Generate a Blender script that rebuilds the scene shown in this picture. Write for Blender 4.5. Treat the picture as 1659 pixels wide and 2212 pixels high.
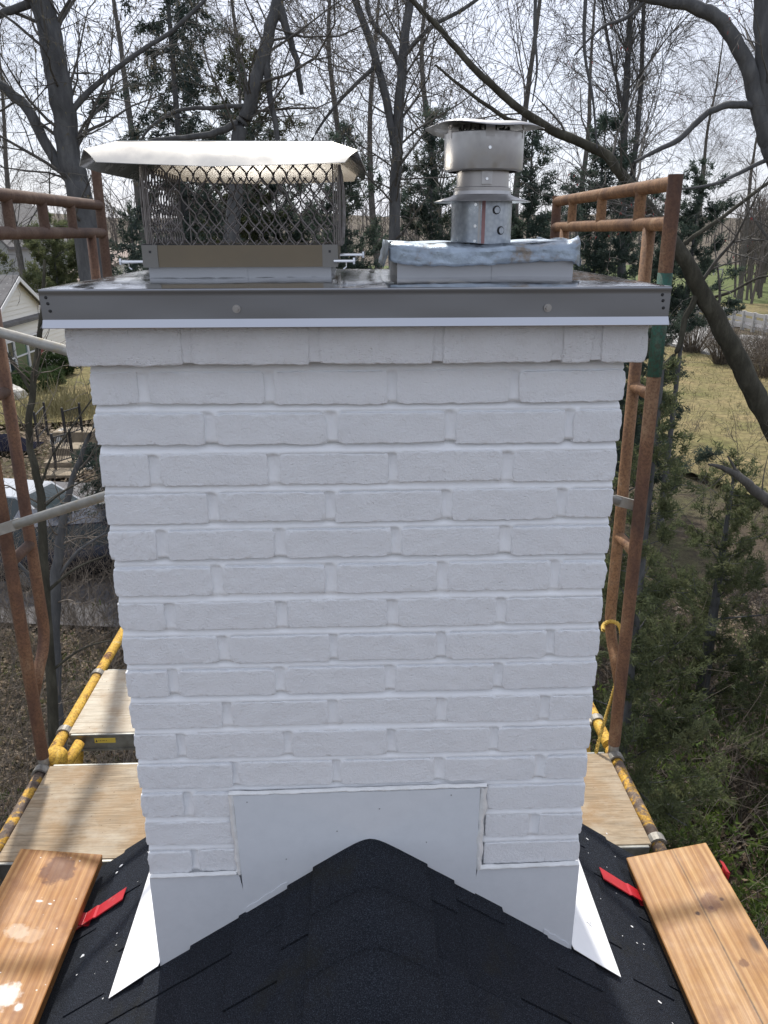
import bpy, bmesh, math, random
import numpy as np
from mathutils import Vector, Matrix, noise as mnoise

for _o in list(bpy.data.objects):
    bpy.data.objects.remove(_o, do_unlink=True)
sc = bpy.context.scene
col = sc.collection
R = math.radians
Z0 = 7.5                                  # height of the corbel's underside above the ground

# ------------------------------------------------------------------ camera
FPX, PITCH, YAW, ROLL = 1732.33, 0.3352, 0.0338, -0.0022
CAM = np.array([-0.0059, -1.3897, Z0 + 0.2106])
_f = np.array([math.sin(YAW)*math.cos(PITCH), math.cos(YAW)*math.cos(PITCH), -math.sin(PITCH)])
_r = np.array([math.cos(YAW), -math.sin(YAW), 0.0])
_u = np.cross(_r, _f)
_r, _u = _r*math.cos(ROLL)+_u*math.sin(ROLL), _u*math.cos(ROLL)-_r*math.sin(ROLL)
cd = bpy.data.cameras.new('camera')
cd.sensor_fit = 'VERTICAL'; cd.sensor_height = 36.0; cd.lens = 36.0*FPX/2212.0
cd.clip_start = 0.02; cd.clip_end = 3000
cam = bpy.data.objects.new('camera', cd); col.objects.link(cam)
cam.matrix_world = Matrix(((_r[0], _u[0], -_f[0], CAM[0]), (_r[1], _u[1], -_f[1], CAM[1]), (_r[2], _u[2], -_f[2], CAM[2]), (0, 0, 0, 1)))
sc.camera = cam

# ------------------------------------------------------------------ sky and sun
SUN_EL, SUN_AZ = R(54), R(-9)             # azimuth measured from +y towards +x
w = bpy.data.worlds.new('World'); sc.world = w; w.use_nodes = True
nt = w.node_tree; nt.nodes.clear()
out = nt.nodes.new('ShaderNodeOutputWorld'); bg = nt.nodes.new('ShaderNodeBackground')
sky = nt.nodes.new('ShaderNodeTexSky'); sky.sky_type = 'NISHITA'; sky.sun_disc = False
sky.sun_elevation = SUN_EL; sky.sun_rotation = SUN_AZ
sky.air_density = 1.0; sky.dust_density = 2.0; sky.ozone_density = 1.0
tc = nt.nodes.new('ShaderNodeTexCoord'); mp = nt.nodes.new('ShaderNodeMapping'); mp.inputs['Scale'].default_value = (1, 1, 2.2)
no = nt.nodes.new('ShaderNodeTexNoise'); no.inputs['Scale'].default_value = 1.6; no.inputs['Detail'].default_value = 5; no.inputs['Roughness'].default_value = 0.5
rp = nt.nodes.new('ShaderNodeValToRGB')
rp.color_ramp.elements[0].position = 0.34; rp.color_ramp.elements[0].color = (0.45, 0.45, 0.45, 1)
rp.color_ramp.elements[1].position = 0.62; rp.color_ramp.elements[1].color = (0.86, 0.86, 0.86, 1)
mx = nt.nodes.new('ShaderNodeMixRGB'); mx.inputs[2].default_value = (7.2, 7.6, 8.75, 1)   # thin high overcast
nt.links.new(tc.outputs['Generated'], mp.inputs['Vector']); nt.links.new(mp.outputs['Vector'], no.inputs['Vector'])
nt.links.new(no.outputs['Fac'], rp.inputs['Fac']); nt.links.new(rp.outputs['Color'], mx.inputs[0])
nt.links.new(sky.outputs['Color'], mx.inputs[1]); nt.links.new(mx.outputs['Color'], bg.inputs['Color'])
bg.inputs['Strength'].default_value = 0.085
nt.links.new(bg.outputs['Background'], out.inputs['Surface'])
sl = bpy.data.lights.new('sun', 'SUN'); sl.energy = 2.7; sl.angle = R(1.8); sl.color = (1.0, 0.955, 0.88)
so = bpy.data.objects.new('sun', sl); col.objects.link(so)
_sd = Vector((math.sin(SUN_AZ)*math.cos(SUN_EL), math.cos(SUN_AZ)*math.cos(SUN_EL), math.sin(SUN_EL)))
so.rotation_euler = _sd.to_track_quat('Z', 'Y').to_euler()
sc.view_settings.view_transform = 'Standard'; sc.view_settings.look = 'None'
sc.view_settings.gamma = 1.0; sc.view_settings.use_curve_mapping = False
sc.view_settings.exposure = 0.74
sc.render.engine = 'CYCLES'
sc.cycles.max_bounces = 6; sc.cycles.transparent_max_bounces = 6
sc.cycles.sample_clamp_indirect = 6.0
try: sc.cycles.use_denoising = True
except Exception: pass

# ------------------------------------------------------------------ helpers
def at(x, y, Y):
    """point on the depth plane Y seen at photo pixel (x, y) of a 1659 x 2212 frame"""
    d = _f + _r*(x-829.5)/FPX - _u*(y-1106)/FPX
    return CAM + d*((Y-CAM[1])/d[1])
def on_ground(x, y, z=0.0):
    d = _f + _r*(x-829.5)/FPX - _u*(y-1106)/FPX
    return CAM + d*((z-CAM[2])/d[2])
def at_x(x, y, X):
    d = _f + _r*(x-829.5)/FPX - _u*(y-1106)/FPX
    return CAM + d*((X-CAM[0])/d[0])

class MB:
    """collects vertices and faces for ONE mesh"""
    def __init__(s): s.v = []; s.f = []
    def add(s, v, f):
        o = len(s.v); s.v.extend([tuple(map(float, p)) for p in v]); s.f.extend([tuple(i+o for i in q) for q in f]); return s
    def box(s, x0, x1, y0, y1, z0, z1):
        v = [(x0,y0,z0),(x1,y0,z0),(x1,y1,z0),(x0,y1,z0),(x0,y0,z1),(x1,y0,z1),(x1,y1,z1),(x0,y1,z1)]
        return s.add(v, [(3,2,1,0),(4,5,6,7),(0,1,5,4),(1,2,6,5),(2,3,7,6),(3,0,4,7)])
    def hexa(s, p):                        # eight corners: bottom four then top four
        return s.add(p, [(3,2,1,0),(4,5,6,7),(0,1,5,4),(1,2,6,5),(2,3,7,6),(3,0,4,7)])
    def tube(s, pts, r, n=10, cap=True):
        pts = [np.array(p, float) for p in pts]; N = len(pts)
        rr = [r]*N if np.isscalar(r) else list(r)
        up = None; v = []
        for i in range(N):
            t = pts[min(i+1,N-1)]-pts[max(i-1,0)]; t = t/(np.linalg.norm(t)+1e-12)
            if up is None:
                a = np.array([0,0,1.0]) if abs(t[2]) < .9 else np.array([1.0,0,0])
            else: a = up
            b = np.cross(t, a); b /= np.linalg.norm(b)+1e-12; c = np.cross(b, t); up = c
            for k in range(n):
                an = 2*math.pi*k/n; v.append(pts[i]+rr[i]*(math.cos(an)*b+math.sin(an)*c))
        f = [(i*n+k, i*n+(k+1)%n, (i+1)*n+(k+1)%n, (i+1)*n+k) for i in range(N-1) for k in range(n)]
        if cap: f += [tuple(range(n-1,-1,-1)), tuple(range((N-1)*n, N*n))]
        return s.add(v, f)
    def lathe(s, cx, cy, prof, n=48):
        v = [(cx+r*math.cos(2*math.pi*k/n), cy+r*math.sin(2*math.pi*k/n), z) for r, z in prof for k in range(n)]
        f = [(i*n+k, i*n+(k+1)%n, (i+1)*n+(k+1)%n, (i+1)*n+k) for i in range(len(prof)-1) for k in range(n)]
        return s.add(v, f)
    def plate(s, pts, y0, y1):             # polygon in x, z given thickness along y
        n = len(pts)
        v = [(x, y0, z) for x, z in pts]+[(x, y1, z) for x, z in pts]
        return s.add(v, [tuple(range(n)), tuple(range(2*n-1, n-1, -1))]+[(i, i+n, (i+1) % n+n, (i+1) % n) for i in range(n)])
    def obj(s, name, m, parent=None, smooth=False, origin=None, kind=None, dz=0.0):
        V = np.array(s.v, float)
        V[:, 2] += dz
        o = mesh_obj(name, V, s.f, m, parent, smooth, origin, kind)
        if smooth and name in ('drum', 'storm_collar', 'upper_pipe', 'skirt', 'post', 'brick', 'corbel_brick', 'top_rail', 'second_rail', 'spacer', 'bearer'):
            es = o.modifiers.new('edges', 'EDGE_SPLIT'); es.split_angle = R(38)
        return o

def mesh_obj(name, V, F, m, parent=None, smooth=False, origin=None, kind=None):
    V = np.asarray(V, float)
    if origin is None:
        lo, hi = V.min(0), V.max(0); origin = np.array([(lo[0]+hi[0])/2, (lo[1]+hi[1])/2, lo[2]])
    origin = np.asarray(origin, float)
    me = bpy.data.meshes.new(name)
    if isinstance(F, np.ndarray):
        k = F.shape[1]; me.vertices.add(len(V)); me.vertices.foreach_set('co', (V-origin).ravel().astype(np.float32))
        me.loops.add(F.size); me.loops.foreach_set('vertex_index', F.ravel().astype(np.int32))
        me.polygons.add(len(F)); me.polygons.foreach_set('loop_start', np.arange(0, F.size, k, dtype=np.int32))
        me.polygons.foreach_set('loop_total', np.full(len(F), k, dtype=np.int32))
        me.update(calc_edges=True)
    else:
        me.from_pydata([tuple(p) for p in (V-origin)], [], F); me.update()
    if smooth: me.polygons.foreach_set('use_smooth', np.ones(len(me.polygons), dtype=bool))
    if m is not None: me.materials.append(M[m] if isinstance(m, str) else m)
    o = bpy.data.objects.new(name, me); col.objects.link(o)
    base = np.zeros(3) if parent is None else PW[parent.name]
    o.location = tuple(origin-base); PW[o.name] = origin
    if parent is not None: o.parent = parent
    if kind: o['kind'] = kind
    return o
PW = {}                                    # world position of every object we make (no rotations on parents)
def thing(name, label, cat, loc, group=None):
    e = bpy.data.objects.new(name, None); col.objects.link(e); e.empty_display_size = .1
    e.location = tuple(map(float, loc)); PW[e.name] = np.array(loc, float)
    return tag(e, label, cat, group)
def tag(o, label, cat, group=None):
    o['label'] = label; o['category'] = cat
    if group: o['group'] = group
    return o
def bevel(o, wdt, seg=2):
    b = o.modifiers.new('bevel', 'BEVEL'); b.width = wdt; b.segments = seg; b.limit_method = 'ANGLE'; b.angle_limit = R(35)
    return o

def tubes_np(lines, n):
    """lines: list of (pts Kx3, radii K) -> one vertex / quad array of n-sided tubes"""
    if not lines: return np.zeros((0, 3)), np.zeros((0, 4), int)
    P = np.concatenate([np.asarray(l[0], float) for l in lines]); Rr = np.concatenate([np.asarray(l[1], float) for l in lines])
    L = np.array([len(l[1]) for l in lines]); st = np.concatenate([[0], np.cumsum(L)[:-1]])
    idx = np.arange(len(P)); first = np.repeat(st, L); last = first+np.repeat(L, L)-1
    T = P[np.minimum(idx+1, last)]-P[np.maximum(idx-1, first)]
    T /= np.linalg.norm(T, axis=1, keepdims=True)+1e-9
    A = np.where(np.abs(T[:, 2:3]) < .85, np.array([[0, 0, 1.0]]), np.array([[1.0, 0, 0]]))
    B = np.cross(T, A); B /= np.linalg.norm(B, axis=1, keepdims=True)+1e-9; Cc = np.cross(B, T)
    an = 2*np.pi*np.arange(n)/n
    V = (P[:, None, :]+Rr[:, None, None]*(np.cos(an)[None, :, None]*B[:, None, :]+np.sin(an)[None, :, None]*Cc[:, None, :])).reshape(-1, 3)
    seg = idx[idx != last]
    k = np.arange(n); k2 = (k+1) % n
    F = np.stack([seg[:, None]*n+k, seg[:, None]*n+k2, (seg[:, None]+1)*n+k2, (seg[:, None]+1)*n+k], -1).reshape(-1, 4)
    return V, F

# ------------------------------------------------------------------ materials
M = {}
class NT:
    def __init__(s, name, rough=.6, metal=0.0, spec=.5):
        m = bpy.data.materials.new(name); m.use_nodes = True; s.m = m; s.t = m.node_tree
        s.b = s.t.nodes['Principled BSDF']; s.b.inputs['Roughness'].default_value = rough; s.b.inputs['Metallic'].default_value = metal
        s.b.inputs['Specular IOR Level'].default_value = spec
        s.co = s.t.nodes.new('ShaderNodeTexCoord'); M[name] = m
    def n(s, t): return s.t.nodes.new(t)
    def l(s, a, b): s.t.links.new(a, b)
    def vec(s, scale=(1, 1, 1), space='Object', loc=(0, 0, 0), rot=(0, 0, 0)):
        mp = s.n('ShaderNodeMapping'); mp.inputs['Scale'].default_value = scale; mp.inputs['Location'].default_value = loc; mp.inputs['Rotation'].default_value = rot
        s.l(s.co.outputs[space], mp.inputs['Vector']); return mp.outputs['Vector']
    def world(s, scale=(1, 1, 1)):
        g = s.n('ShaderNodeNewGeometry'); mp = s.n('ShaderNodeMapping'); mp.inputs['Scale'].default_value = scale
        s.l(g.outputs['Position'], mp.inputs['Vector']); return mp.outputs['Vector']
    def noise(s, v, scale, detail=4, rough=.55, dist=0.0):
        t = s.n('ShaderNodeTexNoise'); t.inputs['Scale'].default_value = scale; t.inputs['Detail'].default_value = detail
        t.inputs['Roughness'].default_value = rough; t.inputs['Distortion'].default_value = dist
        s.l(v, t.inputs['Vector']); return t.outputs['Fac']
    def voro(s, v, scale, feat='F1'):
        t = s.n('ShaderNodeTexVoronoi'); t.inputs['Scale'].default_value = scale; t.feature = feat; s.l(v, t.inputs['Vector']); return t.outputs['Distance']
    def ramp(s, fac, stops):
        r = s.n('ShaderNodeValToRGB'); e = r.color_ramp.elements
        while len(e) < len(stops): e.new(.5)
        for q, (p, c) in zip(e, stops):
            q.position = p; q.color = (*(c if not np.isscalar(c) else (c, c, c)), 1)
        s.l(fac, r.inputs['Fac']); return r.outputs['Color']
    def mix(s, fac, a, b, mode='MIX'):
        m = s.n('ShaderNodeMixRGB'); m.blend_type = mode
        for i, q in enumerate((fac, a, b)):
            if hasattr(q, 'is_output'): s.l(q, m.inputs[i])
            else: m.inputs[i].default_value = q if i == 0 else (*q, 1)
        return m.outputs['Color']
    def math(s, op, a, b=None):
        m = s.n('ShaderNodeMath'); m.operation = op
        for i, q in enumerate((a, b)):
            if q is None: continue
            if hasattr(q, 'is_output'): s.l(q, m.inputs[i])
            else: m.inputs[i].default_value = q
        return m.outputs[0]
    def color(s, c):
        if hasattr(c, 'is_output'): s.l(c, s.b.inputs['Base Color'])
        else: s.b.inputs['Base Color'].default_value = (*c, 1)
        return s
    def rough(s, c): s.l(c, s.b.inputs['Roughness']); return s
    def bump(s, h, strength=.5, dist=.002, prev=None):
        b = s.n('ShaderNodeBump'); b.inputs['Strength'].default_value = strength; b.inputs['Distance'].default_value = dist
        s.l(h, b.inputs['Height'])
        if prev is not None: s.l(prev, b.inputs['Normal'])
        s.l(b.outputs['Normal'], s.b.inputs['Normal']); return b.outputs['Normal']

# painted brick: thick white masonry paint over a pitted rough face
a = NT('painted_brick', .62, spec=.35); wv = a.world()
pit = a.voro(wv, 170); pits = a.ramp(pit, [(0.0, 0.0), (.34, 1.0)])
mk = a.ramp(a.noise(wv, 70, 3), [(.54, 0.0), (.66, 1.0)])
ph = a.mix(mk, (1, 1, 1), pits)
nr = a.bump(a.noise(wv, 200, 6, .75), .9, .0030)
a.bump(ph, .7, .0016, nr)
dirt = a.ramp(a.noise(wv, 9, 5, .6), [(.42, (.835, .845, .865)), (.72, (.80, .81, .83))])
a.color(dirt)
a = NT('painted_mortar', .6, spec=.35); wv = a.world()
a.bump(a.noise(wv, 160, 5, .6), .5, .002); a.color(a.ramp(a.noise(wv, 12, 4), [(.4, (.84, .85, .865)), (.7, (.81, .82, .835))]))
a = NT('corbel_paint', .65, spec=.3); wv = a.world()     # top course: paint rubbed thin and grubby
pits = a.ramp(a.voro(wv, 230), [(0.0, 0.0), (.36, 1.0)]); nr = a.bump(a.noise(wv, 210, 6, .78), .9, .004); a.bump(pits, .6, .002, nr)
a.color(a.ramp(a.noise(wv, 14, 7, .7), [(.38, (.82, .82, .83)), (.58, (.79, .785, .79)), (.76, (.64, .625, .615))]))
a = NT('flashing_white', .42, spec=.4); wv = a.world()
a.bump(a.noise(wv, 14, 3), .25, .004); a.color(a.ramp(a.noise(wv, 30, 6, .7), [(.4, (.69, .72, .755)), (.75, (.65, .68, .715))]))
a = NT('flashing_bright', .75, spec=.15); wv = a.world(); a.bump(a.noise(wv, 10, 3), .2, .004)
a.color(a.ramp(a.noise(wv, 18, 5), [(.3, (.88, .88, .87)), (.8, (.82, .82, .82))]))
a = NT('sealant', .5, spec=.4); wv = a.world(); a.bump(a.noise(wv, 130, 4), .6, .003)
a.color(a.ramp(a.noise(wv, 25, 4), [(.35, (.80, .80, .79)), (.7, (.70, .70, .68))]))

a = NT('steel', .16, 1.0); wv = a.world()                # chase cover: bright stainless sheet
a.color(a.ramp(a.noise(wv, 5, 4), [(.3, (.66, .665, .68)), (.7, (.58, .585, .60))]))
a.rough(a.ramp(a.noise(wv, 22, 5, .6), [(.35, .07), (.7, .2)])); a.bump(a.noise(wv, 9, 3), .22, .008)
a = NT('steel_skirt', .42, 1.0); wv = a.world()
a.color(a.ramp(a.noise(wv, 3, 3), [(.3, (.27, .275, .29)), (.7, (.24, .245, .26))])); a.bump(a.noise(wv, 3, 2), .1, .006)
a = NT('steel_lip', .35, 1.0); a.color((.47, .485, .52))
a = NT('hood_steel', .3, 1.0); wv = a.world(); a.color(a.ramp(a.noise(wv, 8, 4), [(.3, (.46, .445, .415)), (.7, (.41, .40, .375))]))
a.rough(a.ramp(a.noise(wv, 30, 5), [(.3, .22), (.7, .28)])); a.bump(a.noise(wv, 5, 2), .05, .004)
a = NT('brown_reflection_band', .34, 1.0); wv = a.world(); a.color(a.ramp(a.noise(wv, 12, 4), [(.3, (.20, .168, .125)), (.7, (.18, .155, .12))]))  # hood's steel band: the brown reflection is put into its base colour
a = NT('mesh_steel', .5, .9); a.color((.23, .21, .20))
a = NT('galvanised', .32, 1.0); wv = a.world(); sp = a.voro(wv, 120)
a.color(a.ramp(sp, [(0, (.44, .47, .50)), (.8, (.32, .35, .385))])); a.rough(a.ramp(a.noise(wv, 40, 4), [(.3, .25), (.7, .45)]))
a = NT('vent_steel', .36, 1.0); wv = a.world(); a.color(a.ramp(a.noise(wv, 14, 4), [(.3, (.46, .45, .445)), (.7, (.37, .36, .355))]))
a.rough(a.ramp(a.noise(wv, 60, 4), [(.3, .3), (.7, .5)]))
a = NT('tab_steel', .4, 1.0); a.color((.21, .205, .195))
a = NT('vent_pipe_steel', .4, 1.0); a.color((.40, .385, .375))
a = NT('lead_sheet', .4, 1.0); wv = a.world()
a.color(a.ramp(a.noise(wv, 26, 6, .65), [(.36, (.32, .375, .435)), (.56, (.25, .29, .335)), (.68, (.20, .175, .15))]))
a.rough(a.ramp(a.noise(wv, 60, 5), [(.3, .28), (.7, .6)])); a.bump(a.noise(wv, 45, 5, .6), .7, .004)
a = NT('riser_steel', .4, 1.0); a.color((.33, .335, .35))
a = NT('caulk_grey', .4); a.color((.25, .255, .26))
a = NT('dark_metal', .5, .8); a.color((.05, .05, .052))
a = NT('red_stripe', .5); a.color((.30, .15, .14))
a = NT('bolt_steel', .22, 1.0); a.color((.70, .71, .72))

# asphalt shingles: black granules
def shingle(name, c0, c1):
    a = NT(name, .93, spec=.25); wv = a.world()
    g = a.noise(wv, 480, 2, .7); g2 = a.noise(wv, 220, 4, .7)
    cc = a.ramp(g, [(.36, c0), (.54, c1), (.68, tuple(3.6*x for x in c1))])
    moss = a.ramp(a.noise(wv, 6, 6, .7), [(.56, 0.0), (.7, .55)])
    a.color(a.mix(moss, cc, (.028, .027, .016))); a.bump(a.math('ADD', g, g2), 1.0, .006)
shingle('shingle_a', (.0075, .0098, .0145), (.021, .025, .034)); shingle('shingle_b', (.0085, .0108, .0155), (.024, .028, .037)); shingle('shingle_c', (.0062, .0083, .0125), (.0175, .021, .029))
a = NT('roof_deck', .9); a.color((.012, .012, .013))

# timber
def wood(name, c_lo, c_mid, c_hi, stain, gloss, paint=True, marks=()):
    a = NT(name, .5, spec=.28); v = a.vec((16, .55, 16)); v2 = a.vec((1, 1, 1))
    gr = a.noise(v, 3.2, 6, .6, .5); fine = a.noise(a.vec((150, 2.2, 150)), 1.0, 5, .6)
    t = a.n('ShaderNodeTexWave'); t.wave_type = 'BANDS'; t.bands_direction = 'X'; t.inputs['Scale'].default_value = 17; t.inputs['Distortion'].default_value = 3.0
    t.inputs['Detail'].default_value = 3; t.inputs['Detail Scale'].default_value = .8; a.l(a.vec((1, .10, 1)), t.inputs['Vector'])
    base = a.ramp(gr, [(.28, c_lo), (.5, c_mid), (.72, c_hi)])
    base = a.mix(a.ramp(t.outputs['Fac'], [(.1, .55), (.6, 0.0)]), base, c_lo)
    base = a.mix(a.ramp(fine, [(.4, .35), (.62, 0.0)]), base, tuple(.5*x for x in c_lo))
    st = a.ramp(a.noise(v2, 5.5, 4, .6), [(.54, 0.0), (.68, .75)])
    base = a.mix(st, base, stain)
    kn = a.ramp(a.voro(a.vec((9, 3.2, 9)), 1.0), [(.05, .9), (.13, 0.0)])
    base = a.mix(kn, base, (.09, .04, .018))
    if paint:
        pm = a.ramp(a.noise(a.vec((1, 1, 1), loc=(3.3, .4, 0)), 6.2, 6, .62), [(.655, 0.0), (.70, .85)])
        base = a.mix(pm, base, (.72, .69, .64))
        sp = a.ramp(a.voro(v2, 34), [(.05, .9), (.085, 0.0)]); base = a.mix(sp, base, (.7, .68, .62))
    for (bx, by, br, ex, bc, am) in marks:
        vm = a.n('ShaderNodeVectorMath'); vm.operation = 'LENGTH'; a.l(a.vec((1, 1/ex, 0), loc=(-bx, -by/ex, 0)), vm.inputs[0])
        dd = a.math('ADD', vm.outputs['Value'], a.math('MULTIPLY', a.math('SUBTRACT', a.noise(v2, 38, 5, .6), .5), br*1.6))
        base = a.mix(a.ramp(dd, [(br*.72, am), (br, 0.0)]), base, bc)
    a.color(base); a.rough(a.ramp(a.noise(v2, 7, 5, .65), [(.35, gloss), (.65, .62)]))
    a.bump(a.math('ADD', gr, fine), .45, .0022)
wood('pine_left', (.26, .105, .030), (.42, .205, .068), (.54, .30, .115), (.19, .068, .02), .45, True, [(.105, .07, .05, 1.3, (.10, .03, .012), .8), (.10, .30, .040, .7, (.50, .34, .22), .5), (.135, .29, .032, .8, (.56, .44, .33), .55), (.09, .475, .036, 1.1, (.66, .62, .56), .8), (.05, .505, .012, 1, (.72, .69, .64), .9), (.14, .515, .013, .8, (.72, .69, .64), .9), (.085, .195, .007, .5, (.75, .73, .70), .9), (.115, .188, .009, .4, (.75, .73, .70), .9)])
wood('pine_right', (.27, .125, .042), (.44, .24, .09), (.56, .345, .15), (.21, .09, .036), .42, False, [(.118, .235, .006, 1.1, (.05, .018, .01), .95), (.158, .225, .008, 1.2, (.06, .022, .012), .95), (.195, .205, .006, 1.0, (.07, .028, .014), .9), (.16, .21, .03, 1.2, (.14, .05, .025), .7), (.165, .40, .012, 1.5, (.13, .05, .02), .8), (.19, .66, .014, 1.3, (.20, .09, .03), .8), (.137, .58, .0016, 300, (.035, .015, .008), .95), (.09, .75, .05, 2.0, (.50, .38, .28), .35)])
def ply(name, c0, c1, c2):
    a = NT(name, .7, spec=.3); v = a.vec((1.7, 15, 15)); g = a.noise(v, 3.5, 7, .7, 1.4); f = a.noise(a.vec((6, 130, 130)), 1, 4, .6)
    c = a.ramp(g, [(.28, c0), (.5, c1), (.7, c2)]); c = a.mix(a.ramp(f, [(.36, .5), (.55, 0.0)]), c, tuple(.55*x for x in c0))
    st = a.ramp(a.noise(a.vec(), 3.8, 6, .66), [(.45, 0.0), (.66, .75)]); c = a.mix(st, c, (.27, .165, .075)); wt = a.ramp(a.noise(a.vec((1, 1.6, 1), loc=(5, 2, 0)), 4.6, 6, .68), [(.48, 0.0), (.66, .65)]); c = a.mix(wt, c, (.42, .37, .29))
    sp = a.ramp(a.voro(a.vec(), 26), [(.04, .9), (.08, 0.0)]); c = a.mix(sp, c, (.14, .09, .05)); a.color(c); a.bump(a.math('ADD', g, f), .5, .003)
ply('plywood_near', (.20, .152, .098), (.315, .24, .155), (.41, .335, .235)); ply('plywood_far', (.40, .34, .26), (.52, .46, .36), (.60, .54, .44))
a = NT('aluminium_rail', .45, .9); wv = a.world(); a.color(a.ramp(a.noise(wv, 30, 5), [(.35, (.30, .30, .275)), (.7, (.19, .18, .16))]))
a = NT('sticker_yellow', .5); a.color((.62, .45, .06))
a = NT('ink', .6); a.color((.03, .03, .03))

# scaffold paint
def rusty(name, cols, scale=9, rough=.72):
    a = NT(name, rough, spec=.35); wv = a.world((1, 1, .45)); g = a.noise(wv, scale, 7, .68, .4)
    c = a.ramp(g, cols); fl = a.noise(a.world(), 120, 4, .7); c = a.mix(a.ramp(fl, [(.4, .5), (.55, 0.0)]), c, (.055, .026, .016))
    a.color(c); a.bump(a.math('ADD', g, fl), .5, .0015)
rusty('rust_brown', [(.30, (.062, .036, .028)), (.44, (.118, .062, .040)), (.56, (.18, .095, .052)), (.72, (.29, .19, .115))], 7)
rusty('rust_dark', [(.32, (.07, .044, .034)), (.5, (.11, .066, .046)), (.7, (.18, .125, .09))])
rusty('rust_orange', [(.28, (.08, .042, .028)), (.42, (.175, .09, .044)), (.55, (.27, .148, .072)), (.72, (.38, .28, .185))], 8)
rusty('paint_yellow', [(.36, (.13, .055, .028)), (.44, (.55, .32, .045)), (.6, (.66, .41, .06)), (.76, (.62, .50, .26))], 22)
rusty('paint_yellow_worn', [(.42, (.10, .075, .06)), (.5, (.19, .14, .10)), (.56, (.55, .31, .04)), (.72, (.62, .38, .06))], 16)
rusty('paint_green', [(.34, (.022, .075, .055)), (.55, (.03, .10, .075)), (.72, (.12, .15, .12))])
a = NT('galv_brace', .5, .55); wv = a.world(); a.color(a.ramp(a.noise(wv, 28, 6, .65), [(.34, (.46, .45, .41)), (.58, (.36, .35, .32)), (.72, (.40, .35, .24))])); a.bump(a.noise(wv, 80, 4), .3, .002)
a = NT('clamp_grey', .55, .5); wv = a.world(); a.color(a.ramp(a.noise(wv, 50, 5), [(.35, (.30, .285, .25)), (.7, (.17, .155, .135))]))
a = NT('bracket_red', .45, spec=.5); wv = a.world(); a.color(a.ramp(a.noise(wv, 40, 5, .65), [(.36, (.48, .018, .028)), (.6, (.40, .014, .022)), (.74, (.42, .16, .14))])); a.bump(a.noise(wv, 60, 3), .2, .002)
a = NT('rope_yellow', .75); wv = a.world(); a.color(a.ramp(a.noise(wv, 120, 4), [(.35, (.46, .29, .045)), (.65, (.60, .42, .10))]))
a = NT('paint_chip', .6); a.color((.78, .78, .77))

# vegetation
def bark(name, c0, c1, c2):
    a = NT(name, .9, spec=.2); wv = a.world((1, 1, .3)); g = a.noise(wv, 11, 6, .68); a.color(a.ramp(g, [(.3, c0), (.52, c1), (.74, c2)])); a.bump(g, .9, .02)
bark('bark_dark', (.068, .069, .071), (.105, .106, .107), (.16, .159, .155)); bark('bark_grey', (.07, .066, .061), (.115, .108, .098), (.18, .168, .15))  # bark_dark raised and slightly blue: veiling glare put into the bark colour
bark('bark_olive', (.035, .033, .025), (.062, .058, .044), (.11, .105, .08)); bark('twig_tan', (.10, .083, .068), (.165, .14, .115), (.26, .225, .19))
bark('twig_far', (.10, .088, .08), (.145, .128, .115), (.19, .17, .15))
def leafy(name, c0, c1, c2, tr=.25, scale=2.4):
    a = NT(name, .75, spec=.25); wv = a.world(); g = a.noise(wv, scale, 5, .6); f = a.noise(wv, 40, 2)
    c = a.ramp(a.math('ADD', a.math('MULTIPLY', g, .75), a.math('MULTIPLY', f, .25)), [(.34, c0), (.5, c1), (.66, c2)]); a.color(c)
    tl = a.n('ShaderNodeBsdfTranslucent'); a.l(c, tl.inputs['Color']); ms = a.n('ShaderNodeMixShader'); ms.inputs[0].default_value = tr
    a.l(a.b.outputs[0], ms.inputs[1]); a.l(tl.outputs[0], ms.inputs[2]); a.l(ms.outputs[0], a.t.nodes['Material Output'].inputs['Surface'])
leafy('juniper', (.07, .088, .046), (.12, .14, .068), (.18, .19, .095), .5); leafy('cedar_dark', (.042, .064, .056), (.068, .096, .075), (.105, .13, .095), .45)  # cedar_dark and spruce lightened towards blue, glare veil put into the foliage colour
leafy('spruce', (.038, .056, .052), (.06, .082, .068), (.09, .112, .085)); leafy('olive_needle', (.04, .05, .022), (.068, .08, .034), (.10, .11, .05))
leafy('undergrowth', (.045, .075, .022), (.08, .12, .03), (.15, .20, .04), .4); leafy('bud', (.10, .085, .055), (.15, .13, .085), (.20, .18, .12), .3)
leafy('dead_leaf', (.10, .07, .045), (.19, .14, .09), (.34, .28, .21), .1, 9); leafy('hedge', (.03, .05, .02), (.05, .08, .03), (.075, .11, .045)); leafy('red_bud', (.25, .03, .03), (.35, .05, .05), (.4, .07, .06))
leafy('reed', (.14, .125, .06), (.21, .19, .10), (.28, .25, .15), .2)
a = NT('ground', .95, spec=.15); wv = a.world(); g = a.noise(wv, .22, 6, .62); f = a.noise(wv, 5.5, 6, .75)
c = a.ramp(g, [(.34, (.075, .056, .042)), (.48, (.115, .09, .062)), (.58, (.105, .10, .05)), (.7, (.15, .13, .075))])
a.color(a.mix(a.ramp(f, [(.36, .75), (.58, 0.0)]), c, (.035, .027, .02))); a.bump(f, 1.0, .08)
a = NT('lawn', .95, spec=.15); wv = a.world(); g = a.noise(wv, .3, 7, .68); f = a.noise(wv, 3.0, 6, .7)
c = a.ramp(g, [(.32, (.145, .145, .05)), (.5, (.225, .19, .088)), (.68, (.31, .235, .12))]); a.color(a.mix(a.ramp(f, [(.38, .7), (.6, 0.0)]), c, (.085, .07, .035))); a.bump(f, .8, .05)
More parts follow.
